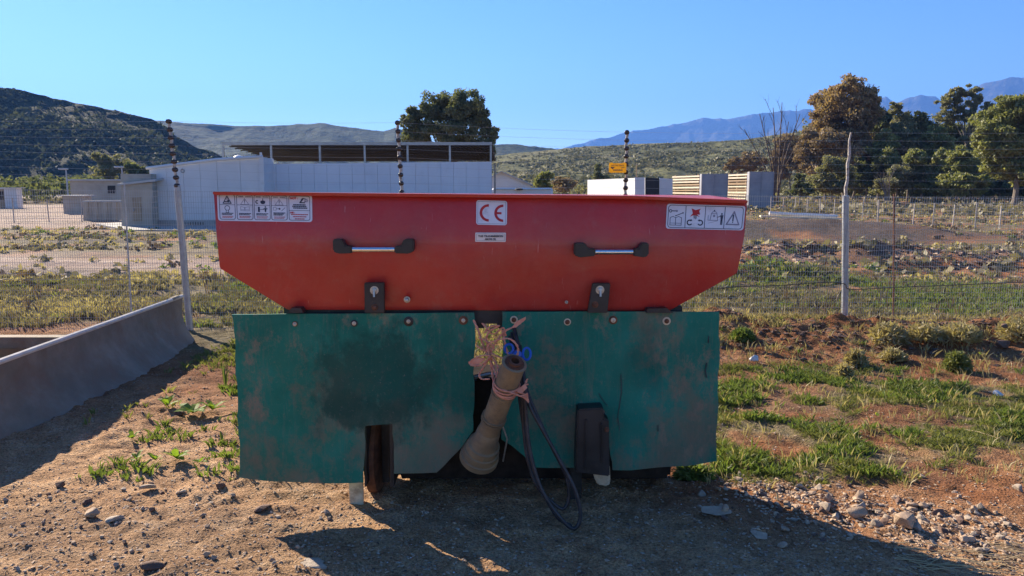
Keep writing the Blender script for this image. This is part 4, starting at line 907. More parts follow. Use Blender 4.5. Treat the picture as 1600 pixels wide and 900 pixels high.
for px in (349, 424, 500, 570, 637, 703, 767):
    x = F(px, 240, Yn).x; MB().box((x, Yn, (zn - .1) / 2), (.09, .09, zn - .12)).build('post', M['steel_grey'], sh_)
    MB().box((x, Yb - .05, (zb - .1) / 2), (.1, .1, zb - .12)).build('rear_post', M['steel_grey'], sh_)
MB().add(*(lambda q: (q.v, q.f))(MB().lathe(F(373, 247.5, 33.5) + Vector((0, 0, -.15)), (0, 0, 1), [(0, .30), (.12, .28), (.24, .18), (.30, .04)], 14))).build('roof_vent', M['white_wall2'], cs, smooth=True)
# white house gable in the middle distance
hs_ = empty('farm_house', (0, 76, 0), 'white gabled house beside the cold store end wall', 'house')
YH = 75
MB().prism([F(766, 300, YH), F(766, 279, YH), F(783, 268.5, YH), F(829, 288, YH), F(829, 300, YH)], (0, 9, 0)).build('wall', M['white_wall2'], hs_)
MB().prism([F(783, 267, YH - .4), F(783, 268.6, YH - .4), F(832, 290, YH - .4), F(832, 287.6, YH - .4)], (0, 10, 0)).build('roof', M['fibre_roof'], hs_)
MB().prism([F(783, 267, YH - .4), F(764, 278, YH - .4), F(764, 279.6, YH - .4), F(783, 268.6, YH - .4)], (0, 10, 0)).build('roof', M['fibre_roof'], hs_)
tr = empty('parked_trailer', (0, 50, 0), 'white box trailer whose roof shows just above the red lid', 'trailer')
A, B = F(768, 293.5, 50), F(864, 294.5, 50); MB().box(((A.x + B.x) / 2, 51, A.z - .7), (B.x - A.x, 2.2, 1.4), bev=.12).build('body', M['white_wall2'], tr)
MB().box(((A.x + B.x) / 2, 49.85, A.z - .10), (B.x - A.x - .3, .06, .06)).build('roof_rail', M['galv'], tr)
for k in (-1.3, 1.3): MB().lathe(((A.x + B.x) / 2 + k, 49.9, .4), (0, 1, 0), [(0, .2), (0, .38), (.02, .4), (.25, .4), (.27, .38)], 18).build('wheel', M['plastic_black'], tr, smooth=True)
p_ = F(811, 295.5, 49.8); MB().lathe(p_ + Vector((0, 0, -.05)), (0, 0, 1), [(0, .28), (.08, .25), (.12, .1)], 14).build('vent', M['dark_in'], tr, smooth=True)
# containers and timber stacks
YT = 62
ct = empty('shipping_container', (F(985, 300, YT).x, YT + 3, 0), 'white container with open doors and dark inside left of the timber stacks', 'container')
MB().prism([F(918, 281, YT + 14), F(1008, 277.5, YT), F(1008, 322, YT), F(918, 316, YT + 14)], (.1, .1, 0)).build('side_wall', M['white_wall2'], ct)
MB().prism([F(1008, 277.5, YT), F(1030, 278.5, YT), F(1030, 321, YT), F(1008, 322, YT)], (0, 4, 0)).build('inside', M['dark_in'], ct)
MB().prism([F(1030.5, 278, YT - .1), F(1051, 279.5, YT - .6), F(1051, 322, YT - .6), F(1030.5, 322, YT - .1)], (0, .08, 0)).build('door', M['white_wall2'], ct)
MB().prism([F(992, 277.3, YT - .05), F(1007.5, 277.2, YT - .05), F(1007.5, 322, YT - .05), F(992, 322, YT - .05)], (0, .06, 0)).build('door', M['white_wall2'], ct)
def timber(px0, px1, pt, rows, L, label, seed):
    g = random.Random(seed); Y = 60.1; B = F(px1, pt, Y); d = Vector((-.243, .97, 0)); pr = Vector((.97, .243, 0)); rz = math.atan2(d.y, d.x)
    o = empty('timber_stack', (B.x, Y, 0), label, 'timber stack', 'timber stacks in the yard'); hh = B.z / rows
    for i in range(rows):
        z = hh * (i + .5); ll = L * g.uniform(.97, 1.04); c_ = B + d * (L / 2 + g.uniform(-.06, .06)) + pr * (.6 + g.uniform(-.05, .05))
        MB().box((c_.x, c_.y, z), (ll, 1.2, hh * g.uniform(.45, .68)), rz=rz, ry=g.uniform(-.006, .006)).build('board', M['timber'] if g.random() < .75 else M['timber2'], o)
        for q in (.08, .5, .92): c_ = B + d * (L * q) + pr * .62; MB().box((c_.x, c_.y, z + hh * .5), (.1, 1.1, hh * .34), rz=rz).build('spacer', M['timber2'], o)
timber(1051, 1093, 273, 12, 4.77, 'wide stack of pale sawn boards between the container door and the grey panel', 1)
timber(1135.5, 1167, 270.5, 12, 3.1, 'narrow stack of pale sawn boards between the two grey panels', 2)
for a, b2, t0_, lb in ((1093.5, 1135, 272, 'grey sheeted crate between the two stacks of pale boards'), (1167.5, 1206, 268.5, 'grey sheeted crate at the right end of the timber row')):
    A, B = F(a, t0_, 60), F(b2, t0_ - 1, 60); o = empty('sheeted_crate', ((A.x + B.x) / 2, 61, 0), lb, 'crate')
    MB().box(((A.x + B.x) / 2, 59.7, A.z / 2 + .05), (B.x - A.x, .55, A.z - .1)).build('crate_body', M['grey_board'], o, bevel=.02)
    for q in (.02, .5, .98): MB().box((A.x + (B.x - A.x) * q, 59.40, A.z / 2), (.05, .04, A.z)).build('batten', M['grey_board'], o)
MB().box(((F(1100, 300, 60).x + F(1206, 300, 60).x) / 2, 61, .02), (7, 2.6, .2)).build('pallet_base', M['timber2'], base=(18, 61, 0), label='low timber bearers under the grey sheeted crates', cat='pallet')
# pole over the yard
pl_ = F(995, 256, 90); MB().tube([(pl_.x, 90, 0), pl_], .06, 6).build('utility_pole', M['timber2'], base=(pl_.x, 90, 0), label='thin bare pole standing on the slope right of the yellow sign', cat='pole')
# long white pipe and plank lying on the heap
a, b2 = F(1202, 333, 31), F(1308, 338, 31)
mb = MB().tube([a, b2], .07, 12); mb.build('white_pipe', M['white_wall2'], base=a, smooth=True, label='long white pipe lying across the dark spoil heap', cat='pipe')
a, b2 = F(1188, 337.5, 30.6), F(1312, 341.5, 30.6); MB().box((a + b2) / 2, ((b2 - a).length, .25, .06), ry=math.atan2(a.z - b2.z, b2.x - a.x)).build('plank', M['timber'], base=a, label='rough plank lying just below the white pipe', cat='plank')
for px in (1215, 1255, 1297):
    t_ = F(px, 340, 30.8); MB().box((t_.x, 30.8, t_.z / 2 - .03), (.3, .5, t_.z)).build('trestle_block', M['concrete'], base=(t_.x, 30.8, 0), label={1215: 'left', 1255: 'middle', 1297: 'right'}[px] + ' concrete block holding up the white pipe', cat='block', group='blocks under the white pipe')

# far wire fences
def wirefence(label, P, h, name='wire_fence', lines=5, lean=.04):
    o = empty(name, P[0], label, 'fence'); g = random.Random(len(P)); T_ = []
    for p in P:
        q = p + Vector((g.uniform(-lean, lean), 0, h * g.uniform(.92, 1.08))); T_.append(q); MB().tube([p - Vector((0, 0, .1)), q], .028, 6).build('post', M['pole_white'], o)
    for k in range(lines):
        f_ = .25 + .72 * k / (lines - 1)
        MB().tube([p.lerp(q, f_) for p, q in zip(P, T_)], .006, 4, False).build('strand', M['old_wire'], o)
wirefence('low wire fence on pale posts crossing the field at the right', [G(x, y) for x, y in ((1204, 331), (1223, 332), (1242, 332.5), (1261, 333.5), (1281, 334.5), (1303, 336), (1325, 340), (1347, 344), (1371, 348), (1397, 350), (1426, 352.5), (1457, 355), (1488, 357), (1523, 359), (1561, 362), (1602, 365), (1650, 369))], 1.0, lean=.04, lines=4)
wirefence('low wire fence in front of the pale yard at the far left', [G(x, y) for x, y in ((-60, 349), (-20, 348.5), (22, 348), (77, 347), (128, 346.5))], 1.1)
0 and wirefence('distant wire fence along the foot of the gum trees', [G(x, 321 + .002 * (x - 1290)) for x in range(1215, 1680, 24)], 1.2, lines=4)

# ------------------------------------------------------------ stones and gravel
M['stone_grey'] = mat('grey_shale_stone', (.23, .18, .135), (.40, .32, .245), 9, .9, 0, .4, 40)
M['stone_tan'] = mat('tan_stone', (.30, .20, .13), (.46, .33, .22), 9, .9, 0, .4, 40)
M['stone_white'] = mat('white_quartz_stone', (.55, .52, .50), (.7, .68, .66), 9, .8, 0, .3, 40)
M['stone_dark'] = mat('dark_brown_rock', (.09, .05, .035), (.17, .10, .07), 9, .95, 0, .4, 40)
def stone_mesh(seed, m_, flat=.55, n=16):
    g = np.random.default_rng(seed); bm = bmesh.new()
    d = g.normal(size=(n, 3)); d /= np.linalg.norm(d, axis=1)[:, None]; d *= g.uniform(.75, 1, (n, 1)); d[:, 2] = d[:, 2] * flat; d[:, 1] *= g.uniform(.6, 1)
    for p in d: bm.verts.new(p)
    r = bmesh.ops.convex_hull(bm, input=bm.verts[:]); bmesh.ops.delete(bm, geom=[v for v in bm.verts if not v.link_faces], context='VERTS')
    bmesh.ops.bevel(bm, geom=bm.edges[:], offset=.05, segments=1, affect='EDGES')
    me = bpy.data.meshes.new('stone'); bm.to_mesh(me); bm.free(); me.materials.append(m_); return me
SM = {k: [stone_mesh(i * 7 + q, M[k], .35 + .12 * i) for i in range(4)] for q, k in enumerate(('stone_grey', 'stone_tan', 'stone_white', 'stone_dark'))}
def stone(px, py, wpx, kind, label, group=None, var=None, name='stone', z=0, rot=None, flat=1, tilt=.25):
    p = GG(px, py); sc = wpx / 2 * (p.y * cp + (1.6 - p.z) * sp_) / FPX
    o = bpy.data.objects.new(name, SM[kind][(var if var is not None else random.randrange(4))]); C.objects.link(o)
    o.location = (p.x, p.y, p.z + sc * .16 * flat + z); o.scale = (sc, sc * random.uniform(.8, 1.1), sc * flat); o.rotation_euler = (random.uniform(-tilt, tilt), random.uniform(-tilt, tilt), random.uniform(0, 6.28) if rot is None else rot)
    tag(o, label, 'stone', group); return o
stone(1413, 824, 48, 'stone_tan', 'largest pale rounded boulder in the rubble at the lower right', var=3, z=.02)
stone(1338, 808, 38, 'stone_tan', 'blocky tan stone left of the largest boulder in the rubble', var=2, z=.01)
stone(1306, 812, 24, 'stone_grey', 'grey stone beside the blocky tan one in the rubble', var=3)
stone(1536, 862, 36, 'stone_grey', 'flat grey stone at the lower right by the dry straw', var=1)
stone(1178, 568, 20, 'stone_white', 'white stone alone on the red soil right of the green flap', var=3, z=.03)
stone(1558, 617, 26, 'stone_white', 'pale flat stone in the weeds near the right edge', var=1)
stone(1568, 545, 26, 'stone_dark', 'dark brown rock on the bank near the right edge', var=3, z=.03)
stone(1567, 536, 15, 'stone_dark', 'small dark clod perched on the rock near the right edge', var=3, z=.16)
stone(1316, 597, 14, 'stone_white', 'small pale stone between the weeds below the fence post', var=2)
stone(1220, 595, 15, 'stone_grey', 'small grey stone half sunk in the weeds near the green flap', var=1)
stone(232, 768, 32, 'stone_grey', 'flat tilted grey slab among the gravel left of the machine', var=0, tilt=.5, z=.01)
stone(145, 810, 34, 'stone_tan', 'sharp wedge shaped tan stone at the lower left', var=1, tilt=.5, z=.012)
stone(178, 815, 36, 'stone_grey', 'flat grey slab right behind the sharp wedge stone', var=0)
stone(94, 762, 20, 'stone_dark', 'dark upright stone near the blade shadow at the lower left', var=3, z=.01)
stone(138, 787, 20, 'stone_dark', 'dark stone lump above the sharp wedge stone', var=3)
stone(285, 768, 20, 'stone_grey', 'small dark slab right of the flat tilted slab', var=1)
stone(410, 797, 34, 'stone_dark', 'long thin dark flake in the gravel left of the shadow', var=0)
stone(344, 762, 20, 'stone_dark', 'dark stone just left of the left flap corner', var=3)
stone(324, 870, 16, 'stone_tan', 'small pyramid shaped pale stone at the bottom left', var=3, z=.008)
stone(240, 888, 48, 'stone_dark', 'long dark flake at the bottom edge of the picture', var=0, rot=.4)
stone(488, 884, 70, 'stone_grey', 'large flat grey slab set in the ground at the bottom edge', var=0, flat=.35, tilt=.03)
stone(318, 807, 14, 'stone_grey', 'small grey stone in the middle of the left gravel', var=2)
stone(280, 648, 22, 'stone_dark', 'brown stone beside the broad leaved weed', var=2)
g = random.Random(11)
for i in range(230):                    # rubble band at the lower right
    t = g.random() ** .8; px = 1095 + 480 * t + g.gauss(0, 14); py = 762 + 75 * t + g.gauss(0, 26)
    if not (1080 < px < 1600 and 735 < py < 898): continue
    stone(px, py, g.uniform(7, 20) * (1 if g.random() < .75 else 1.4), g.choice(['stone_tan', 'stone_tan', 'stone_grey', 'stone_grey', 'stone_dark']), 'angular stone in the rubble band at the lower right', 'loose stones in the rubble band', name='rubble_stone', tilt=.6, z=-.001, flat=g.uniform(.8, 1.3))
for i in range(90):
    px = g.uniform(0, 545); py = g.uniform(715, 898)
    if px < 330 and py < 720 + (330 - px) * .12: continue
    stone(px, py, g.uniform(6, 15), g.choice(['stone_tan', 'stone_tan', 'stone_grey', 'stone_grey', 'stone_dark']), 'small flat stone on the gravel left of the machine', 'small stones on the left gravel', name='small_stone', tilt=.5, z=.002)
for i in range(60):
    px = g.uniform(480, 1250); py = g.uniform(775, 898)
    stone(px, py, g.uniform(5, 14), g.choice(['stone_grey', 'stone_grey', 'stone_tan', 'stone_dark']), 'small stone lying in the shadow in front of the machine', 'small stones in the machine shadow', name='shaded_stone', flat=.6, z=-.002)
for px, py, wd in ((1120, 800, 60), (1185, 835, 50)):
    stone(px, py, wd, 'stone_tan', 'flat bedded slab flush with the shaded ground', 'flat slabs in the shade', var=0, flat=.22, tilt=.02, name='flat_slab')
def pebbles(name, X, Y, S, m_, seed):
    gg = np.random.default_rng(seed); k = len(X)
    base = np.array([(1, 0, 0), (0, 1, 0), (-1, 0, 0), (0, -1, 0), (0, 0, 1), (0, 0, -1)], float)
    tri = np.array([(0, 1, 4), (1, 2, 4), (2, 3, 4), (3, 0, 4), (1, 0, 5), (2, 1, 5), (3, 2, 5), (0, 3, 5)])
    V = base[None] * gg.uniform(.55, 1.15, (k, 6, 1)) + gg.normal(size=(k, 6, 3)) * .18
    V[:, :, 2] *= .42; a = gg.uniform(0, 6.28, k); ca, sa = np.cos(a)[:, None], np.sin(a)[:, None]
    x = V[:, :, 0] * ca - V[:, :, 1] * sa; y = V[:, :, 0] * sa + V[:, :, 1] * ca; Z = GH(X, Y)
    P = np.stack([x * S[:, None] + X[:, None], y * S[:, None] + Y[:, None], V[:, :, 2] * S[:, None] + Z[:, None] + S[:, None] * .15], 2)
    o = npmesh(name, P.reshape(-1, 3), (tri[None] + 6 * np.arange(k)[:, None, None]).reshape(-1, 3), m_); tag(o, kind='stuff'); return o
def near_scatter(n, seed, x0=-3.3, x1=3.4, y0=2.35, y1=7.8, power=1.6):
    gg = np.random.default_rng(seed); y = y0 + (y1 - y0) * gg.random(n) ** power; x = gg.uniform(-1, 1, n) * (.4 + .78 * y); return x, y
for q, (m_, n, s0, s1) in enumerate((('stone_tan', 34000, .0025, .013), ('stone_grey', 10000, .003, .012), ('stone_dark', 5000, .003, .011), ('stone_white', 1200, .002, .007))):
    x, y = near_scatter(n, 40 + q); gg = np.random.default_rng(q); s_ = s0 + (s1 - s0) * gg.random(n) ** 2.2
    cl = fbm(x * 1.6, y * 1.6, 3, 80 + q); keep = (cl > .40) | (gg.random(n) < .35); lo = (red_mask(x, y) < .6) | (gg.random(n) < .45); keep &= lo
    pebbles('gravel', x[keep], y[keep], s_[keep], M[m_], q)
x = np.concatenate([1.15 + 1.3 * rng.random(3000), ]); y = 4.15 - .62 * (x - .9) + rng.normal(size=3000) * .2
pebbles('gravel', x, y, .003 + .014 * rng.random(3000) ** 2, M['stone_tan'], 77)
x = rng.uniform(3.2, 18, 5000); y = 16.0 + .8 * np.sin(x * .5) + rng.normal(size=5000) * .9
pebbles('rubble', x[:1500], y[:1500], .03 + .07 * rng.random(1500) ** 3, M['stone_tan'], 78); pebbles('rubble', x[1500:], y[1500:], .03 + .07 * rng.random(3500) ** 3, M['stone_dark'], 76)
x = rng.uniform(1.4, 7, 2500); y = 7.75 + rng.normal(size=2500) * .4
pebbles('soil_clods', x, y, .008 + .04 * rng.random(2500) ** 3, M['stone_dark'], 79)

# ------------------------------------------------------------ grasses and weeds
M['grass'] = leafmat('green_grass', (.12, .135, .04), (.21, .225, .065), 2.2, .5, c3=(.32, .29, .13))
M['weed'] = leafmat('weed_leaf', (.10, .14, .03), (.18, .24, .055), 4, .5)
M['dry'] = leafmat('dry_grass', (.30, .24, .12), (.50, .42, .22), 3, .45)
M['greygreen'] = leafmat('grey_green_scrub', (.13, .11, .06), (.22, .19, .11), .9, .35, c3=(.34, .28, .17))
M['brownweed'] = leafmat('brown_weed', (.10, .065, .04), (.2, .14, .09), 1.5, .3)
M['straw'] = leafmat('straw', (.45, .33, .18), (.6, .46, .27), 5, .2)
def tufts(name, X, Y, Hh, nb, m_, seed, spread=.5, width=.07, z=None):
    gg = np.random.default_rng(seed); k = len(X) * nb; x = np.repeat(X, nb); y = np.repeat(Y, nb); h = np.repeat(Hh, nb) * gg.uniform(.5, 1.15, k)
    a = gg.uniform(0, 6.28, k); r = gg.random(k) * spread * h * .8; bx = x + np.cos(a) * r; by = y + np.sin(a) * r; bz = GH(bx, by) - .004
    ln = gg.uniform(.1, .9, k) * h * (spread + .25); tx = bx + np.cos(a) * ln; ty = by + np.sin(a) * ln; tz = bz + h
    a2 = gg.uniform(0, 6.28, k); w_ = h * width * gg.uniform(.6, 1.5, k); ux, uy = np.cos(a2) * w_, np.sin(a2) * w_
    mx, my, mz = bx * .55 + tx * .45 - (tx - bx) * .15, by * .55 + ty * .45 - (ty - by) * .15, bz + h * .58
    P = np.stack([np.stack([bx - ux * .5, by - uy * .5, bz], 1), np.stack([bx + ux * .5, by + uy * .5, bz], 1), np.stack([mx + ux, my + uy, mz], 1), np.stack([tx, ty, tz], 1), np.stack([mx - ux, my - uy, mz], 1)], 1).reshape(-1, 3)
    o = npmesh(name, P, np.arange(k * 5).reshape(-1, 5), m_, n=5); tag(o, kind='stuff'); return o
gg = np.random.default_rng(99)
def scat(n, x0, x1, y0, y1, fn=None):
    x = gg.uniform(x0, x1, n); y = gg.uniform(y0, y1, n)
    if fn is not None: k_ = gg.random(n) < fn(x, y); x, y = x[k_], y[k_]
    vis = np.abs(x) < .76 * y + .6
    return x[vis], y[vis]
gr = lambda x, y: sst(.39, .62, fbm(x * 1.4, y * 1.9, 4, 22)) * sst(1.0, 1.35, x) * (.25 + .75 * sst(3.75, 4.2, y)) * (1 - sst(6.2, 7.0, y))
x, y = scat(62000, .95, 5.6, 3.9, 7.0, gr); cl = fbm(x * 4, y * 5, 3, 90); k_ = gg.random(len(x)) < sst(.36, .56, cl) + .10; x, y, cl = x[k_], y[k_], cl[k_]
tufts('short_grass', x, y, .010 + .07 * cl ** 1.5 * gg.random(len(x)), 9, M['grass'], 1, 1.1, .06)
x, y = scat(12000, .95, 5.6, 4.0, 6.6, lambda x, y: gr(x, y) * sst(.5, .62, fbm(x * 2.3, y * 2.3, 3, 91)))
tufts('leafy_weeds', x, y, .025 + .04 * gg.random(len(x)), 11, M['weed'], 2, .9, .09)
x, y = scat(1600, .9, 5.6, 3.9, 8.0); tufts('dry_grass', x, y, .03 + .06 * gg.random(len(x)), 5, M['dry'], 3, .7, .04)
x, y = scat(3200, 1.3, 7.0, 6.9, 8.6, lambda x, y: .55 * (.15 + .85 * sst(7.3, 7.8, y)) * sst(.45, .6, fbm(x * 1.6, y * 1.8, 3, 92)))
tufts('dry_scrub', x, y, .03 + .06 * gg.random(len(x)), 14, M['dry'], 4, 1.0, .05); tufts('leafy_weeds', x[::3] + .05, y[::3], .02 + .04 * gg.random(len(x[::3])), 8, M['weed'], 5, .8, .12)
# left, near
x, y = scat(3400, -3.0, -1.0, 4.6, 8.3, lambda x, y: (.05 + .95 * sst(6.2, 7.2, y)) * sst(.38, .55, fbm(x * 1.7, y * 1.7, 3, 93)))
tufts('short_grass', x, y, .02 + .05 * gg.random(len(x)), 8, M['grass'], 6, .9, .10)
x, y = scat(900, -2.4, -1.2, 4.0, 6.4, lambda x, y: sst(.5, .6, fbm(x * 2.7, y * 2.7, 3, 94))); tufts('leafy_weeds', x, y, .02 + .04 * gg.random(len(x)), 7, M['weed'], 7, 1, .13)
x, y = scat(1500, -1.2, 1.2, 5.4, 8.4); tufts('dry_grass', x, y, .03 + .06 * gg.random(len(x)), 9, M['dry'], 8, .9, .05)
x, y = scat(500, -1.2, 1.2, 5.4, 8.4); tufts('leafy_weeds', x, y, .03 + .05 * gg.random(len(x)), 9, M['weed'], 9, .9, .09)
# strip behind the fence
x, y = scat(30000, -10.5, 10.5, 8.55, 13.8, lambda x, y: sst(.25, .5, fbm(x * .8, y * 1.1, 3, 95)) * (1 - .8 * sst(11.8, 13.8, y + .7 * np.sin(x))))
h_ = (.035 + .08 * gg.random(len(x))) * (.6 + .8 * fbm(x * .6, y * .6, 3, 96)); sel = fbm(x * .5, y * .5, 3, 97) + .12 * gg.normal(size=len(x))
for i, (m_, lo, hi) in enumerate((('weed', 0, .22), ('grass', .22, .36), ('greygreen', .36, .70), ('dry', .70, 2))):
    k_ = (sel >= lo) & (sel < hi); tufts('field_weeds', x[k_], y[k_], h_[k_], 11, M[m_], 10 + i, .8, .10)
x, y = scat(500, -10, 10, 8.6, 13, None); tufts('brown_stalks', x, y, .10 + .14 * gg.random(len(x)), 6, M['brownweed'], 20, .3, .03)
# open field
def clumps(name, n, y0, y1, s0, s1, m_, seed, dens, leaves=16, leaf=.34):
    g2 = np.random.default_rng(seed); y = y0 + (y1 - y0) * g2.random(n) ** 1.4; x = g2.uniform(-1, 1, n) * (.76 * y + 2)
    k_ = (g2.random(n) < dens(x, y)) & ((y < 30.5) | (x > -6.4 + 0 * y) | (x < -17)) ; x, y = x[k_], y[k_]
    k_ = ~((y > 30) & (x < 0) & (x > -40)) & (g2.random(len(x)) > 1.3 * gauss(x, y, 9.4, 24.8, 5.5, 3.6)); x, y = x[k_], y[k_]
    s_ = s0 + (s1 - s0) * g2.random(len(x)) ** 2; bushes(name, np.stack([x, y, GH(x, y) - s_ * .15], 1), s_, m_, leaves, .8, seed=seed, leaf=leaf)
dn = lambda sc, a, b2, sd: (lambda x, y: sst(a, b2, fbm(x * sc, y * sc * 1.8, 4, sd)) * (1 - .85 * pale_mask(x, y)))
clumps('field_scrub', 8000, 13, 60, .07, .32, M['greygreen'], 31, dn(.25, .42, .6, 131))
clumps('field_scrub', 1600, 12.5, 45, .07, .26, M['weed'], 32, dn(.22, .48, .62, 132))
clumps('field_scrub', 6000, 12.5, 60, .06, .26, M['dry'], 33, dn(.3, .38, .6, 133))
clumps('field_scrub', 3500, 13, 50, .08, .32, M['brownweed'], 34, dn(.28, .48, .62, 134))
clumps('field_scrub', 7000, 45, 118, .25, .9, M['greygreen'], 35, dn(.06, .40, .6, 135), 12)
clumps('field_scrub', 2500, 60, 118, .3, 1.1, M['bush'], 36, dn(.05, .45, .6, 136), 14)
# single plants
def tuft_mb(mb, c, h, n, spread, width, g_):
    for i in range(n):
        a = g_.uniform(0, 6.28); L = h * g_.uniform(.55, 1.1); o = Vector((math.cos(a), math.sin(a), 0)); s_ = Vector((-o.y, o.x, 0)) * (L * width)
        b0 = c + o * (h * .12 * g_.random()); lean = g_.uniform(.15, 1) * spread * L; p1 = b0 + o * lean * .35 + Vector((0, 0, L * .6)); p2 = b0 + o * lean + Vector((0, 0, L * (1 - .35 * lean / L)))
        mb.add([b0 - s_ * .3, b0 + s_ * .3, p1 + s_, p2, p1 - s_], [(0, 1, 2, 3, 4)])
def plant(px, py, h, n, spread, width, m_, name, label, cat, group=None, seed=0):
    p = GG(px, py); g_ = random.Random(seed + int(px)); mb = MB(); tuft_mb(mb, p, h, n, spread, width, g_)
    return mb.build(name, M[m_], base=p, label=label, cat=cat, group=group)
def drybush(px, py, wpx, hpx, label, m_='dry', group=None):
    p = GG(px, py); sc = p.y / FPX; g_ = np.random.default_rng(int(px)); k = 1100; d = g_.normal(size=(k, 3)); d /= np.linalg.norm(d, axis=1)[:, None]; d[:, 2] = np.abs(d[:, 2])
    c = np.array(p) + d * np.array([wpx / 2 * sc, wpx / 2 * sc, hpx * sc]) * g_.uniform(.3, 1, (k, 1)) ** .6; u = d * .8 + g_.normal(size=(k, 3)) * .5; u /= np.linalg.norm(u, axis=1)[:, None]; v = np.cross(u, g_.normal(size=(k, 3))); v /= np.linalg.norm(v, axis=1)[:, None]; L = .018 + .03 * g_.random((k, 1))
    o = npmesh('dry_shrub', np.stack([c - u * L, c + v * L * .22, c + u * L, c - v * L * .22], 1).reshape(-1, 3), np.arange(k * 4).reshape(-1, 4), M[m_], base=p, n=4); tag(o, label, 'shrub', group)
drybush(1590, 532, 70, 38, 'bright straw coloured shrub on the bank at the right edge')
drybush(1387, 535, 62, 32, 'pale dry shrub just right of the right fence post')
drybush(1445, 530, 60, 24, 'low pale dry shrub on the bank right of the rusty fence rod')
drybush(1500, 532, 66, 26, 'spreading dry shrub on the bank left of the dark rock', 'dry')
drybush(1337, 572, 36, 26, 'small pale dry shrub on the red soil below the fence post')
drybush(1318, 592, 28, 22, 'tiny straw coloured shrub beside the small pale stone')
drybush(1395, 562, 40, 16, 'flat pale shrub in front of the bank shadow')
drybush(1160, 532, 40, 18, 'flat green weed at the foot of the bank beside the green flap', 'weed')
drybush(1495, 578, 40, 30, 'thin green shrub below the dark rock', 'grass')
drybush(1085, 748, 62, 22, 'leafy green weed spilling out under the right flap', 'weed')
leafm = bpy.data.meshes.new('leaf'); lv_ = [(0, 0, 0), (.25, -.16, .10), (.30, 0, .06), (.25, .16, .10), (.65, -.20, .12), (.68, 0, .08), (.65, .20, .12), (1, 0, -.02)]
leafm.from_pydata(lv_, [], [(0, 1, 2), (0, 2, 3), (1, 4, 5, 2), (2, 5, 6, 3), (4, 7, 5), (5, 7, 6)]); M['dock'] = leafmat('broad_leaf', (.13, .22, .02), (.22, .32, .04), 9, .5); leafm.materials.append(M['dock'])
def broad(px, py, size, n, label, up=.5):
    p = GG(px, py); o = empty('broad_leaved_weed', p, label, 'weed'); g_ = random.Random(int(px + py))
    for i in range(n):
        l = bpy.data.objects.new('leaf', leafm); C.objects.link(l); l.parent = o; a = i * 2.4 + g_.uniform(-.3, .3); s_ = size * g_.uniform(.6, 1.1)
        l.scale = (s_, s_, s_); l.rotation_euler = (g_.uniform(-.3, .3), -g_.uniform(.15, 1) * up, a); l.location = (0, 0, size * .15)
broad(262, 640, .12, 7, 'upright yellow green weed at the edge of the blade shadow', 1.2); broad(302, 652, .16, 11, 'broad leaved green weed spread flat near the left flap', .5)
broad(332, 646, .13, 9, 'darker broad leaved weed touching the flat spread one', .8); broad(276, 722, .10, 9, 'bright green weed in front of the flat spread one', 1.0)
broad(213, 722, .07, 7, 'small green weed on the sunlit edge left of the bright one', .9); broad(243, 722, .07, 7, 'small green weed between two others near the blade shadow', .9)
broad(207, 688, .07, 6, 'small weed in the shadow of the grader blade', .9); broad(312, 725, .06, 6, 'tiny weed right of the bright green one', .8)
plant(352, 605, .22, 9, .35, .03, 'weed', 'thin_grass_plant', 'thin upright grass plant beside the upper left of the left flap', 'grass')
for i, (px, py) in enumerate(((1462, 648), (1529, 568), (1131, 645), (1368, 668))):
    p = GG(px, py); o = empty('yellow_flower', p, 'yellow flower ' + ('in the middle of the green weeds', 'below the dark rock near the right edge', 'close to the edge of the right flap', 'among the weeds left of the middle flower')[i], 'flower')
    MB().tube([p, p + Vector((0, 0, .09))], .0015, 5).build('stem', M['weed'], o)
    if 'petal' not in M: M['petal'] = mat('yellow_petal', (.85, .68, .02))
    MB().lathe(p + Vector((0, 0, .088)), (.2, -.6, .6), [(0, .002), (.008, .014), (.010, .012)], 7).build('blossom', M['petal'], o)
# dry straw at the lower right
mb = MB(); g_ = random.Random(5)
for i in range(70):
    p = GG(g_.uniform(1395, 1600), g_.uniform(850, 898) ); a = g_.gauss(-.35, .35); L = g_.uniform(.06, .22); d = Vector((math.cos(a), math.sin(a), g_.uniform(-.02, .12))) * L; mb.tube([p + Vector((0, 0, .008)), p + d * .5 + Vector((0, 0, .012)), p + d + Vector((0, 0, .004))], [.002, .002, .001], 4)
mb.build('dry_straw', M['straw'], kind='stuff')
for (x0, y0), (x1, y1), lb in (((1215, 786), (1207, 768), 'short pale stalk standing on the soil right of the weeds'), ((1495, 672), (1560, 688), 'thin bleached stick lying across the weeds at the right')):
    a, b2 = GG(x0, y0), GG(x1, y1) if y1 > y0 else F(x1, y1, GG(x0, y0).y); a.z += .01; b2.z += .01
    MB().tube([a, a.lerp(b2, .5) + Vector((.01, 0, .01)), b2], [.005, .004, .003], 6).build('dry_stick', M['straw'], base=a, label=lb, cat='stick')

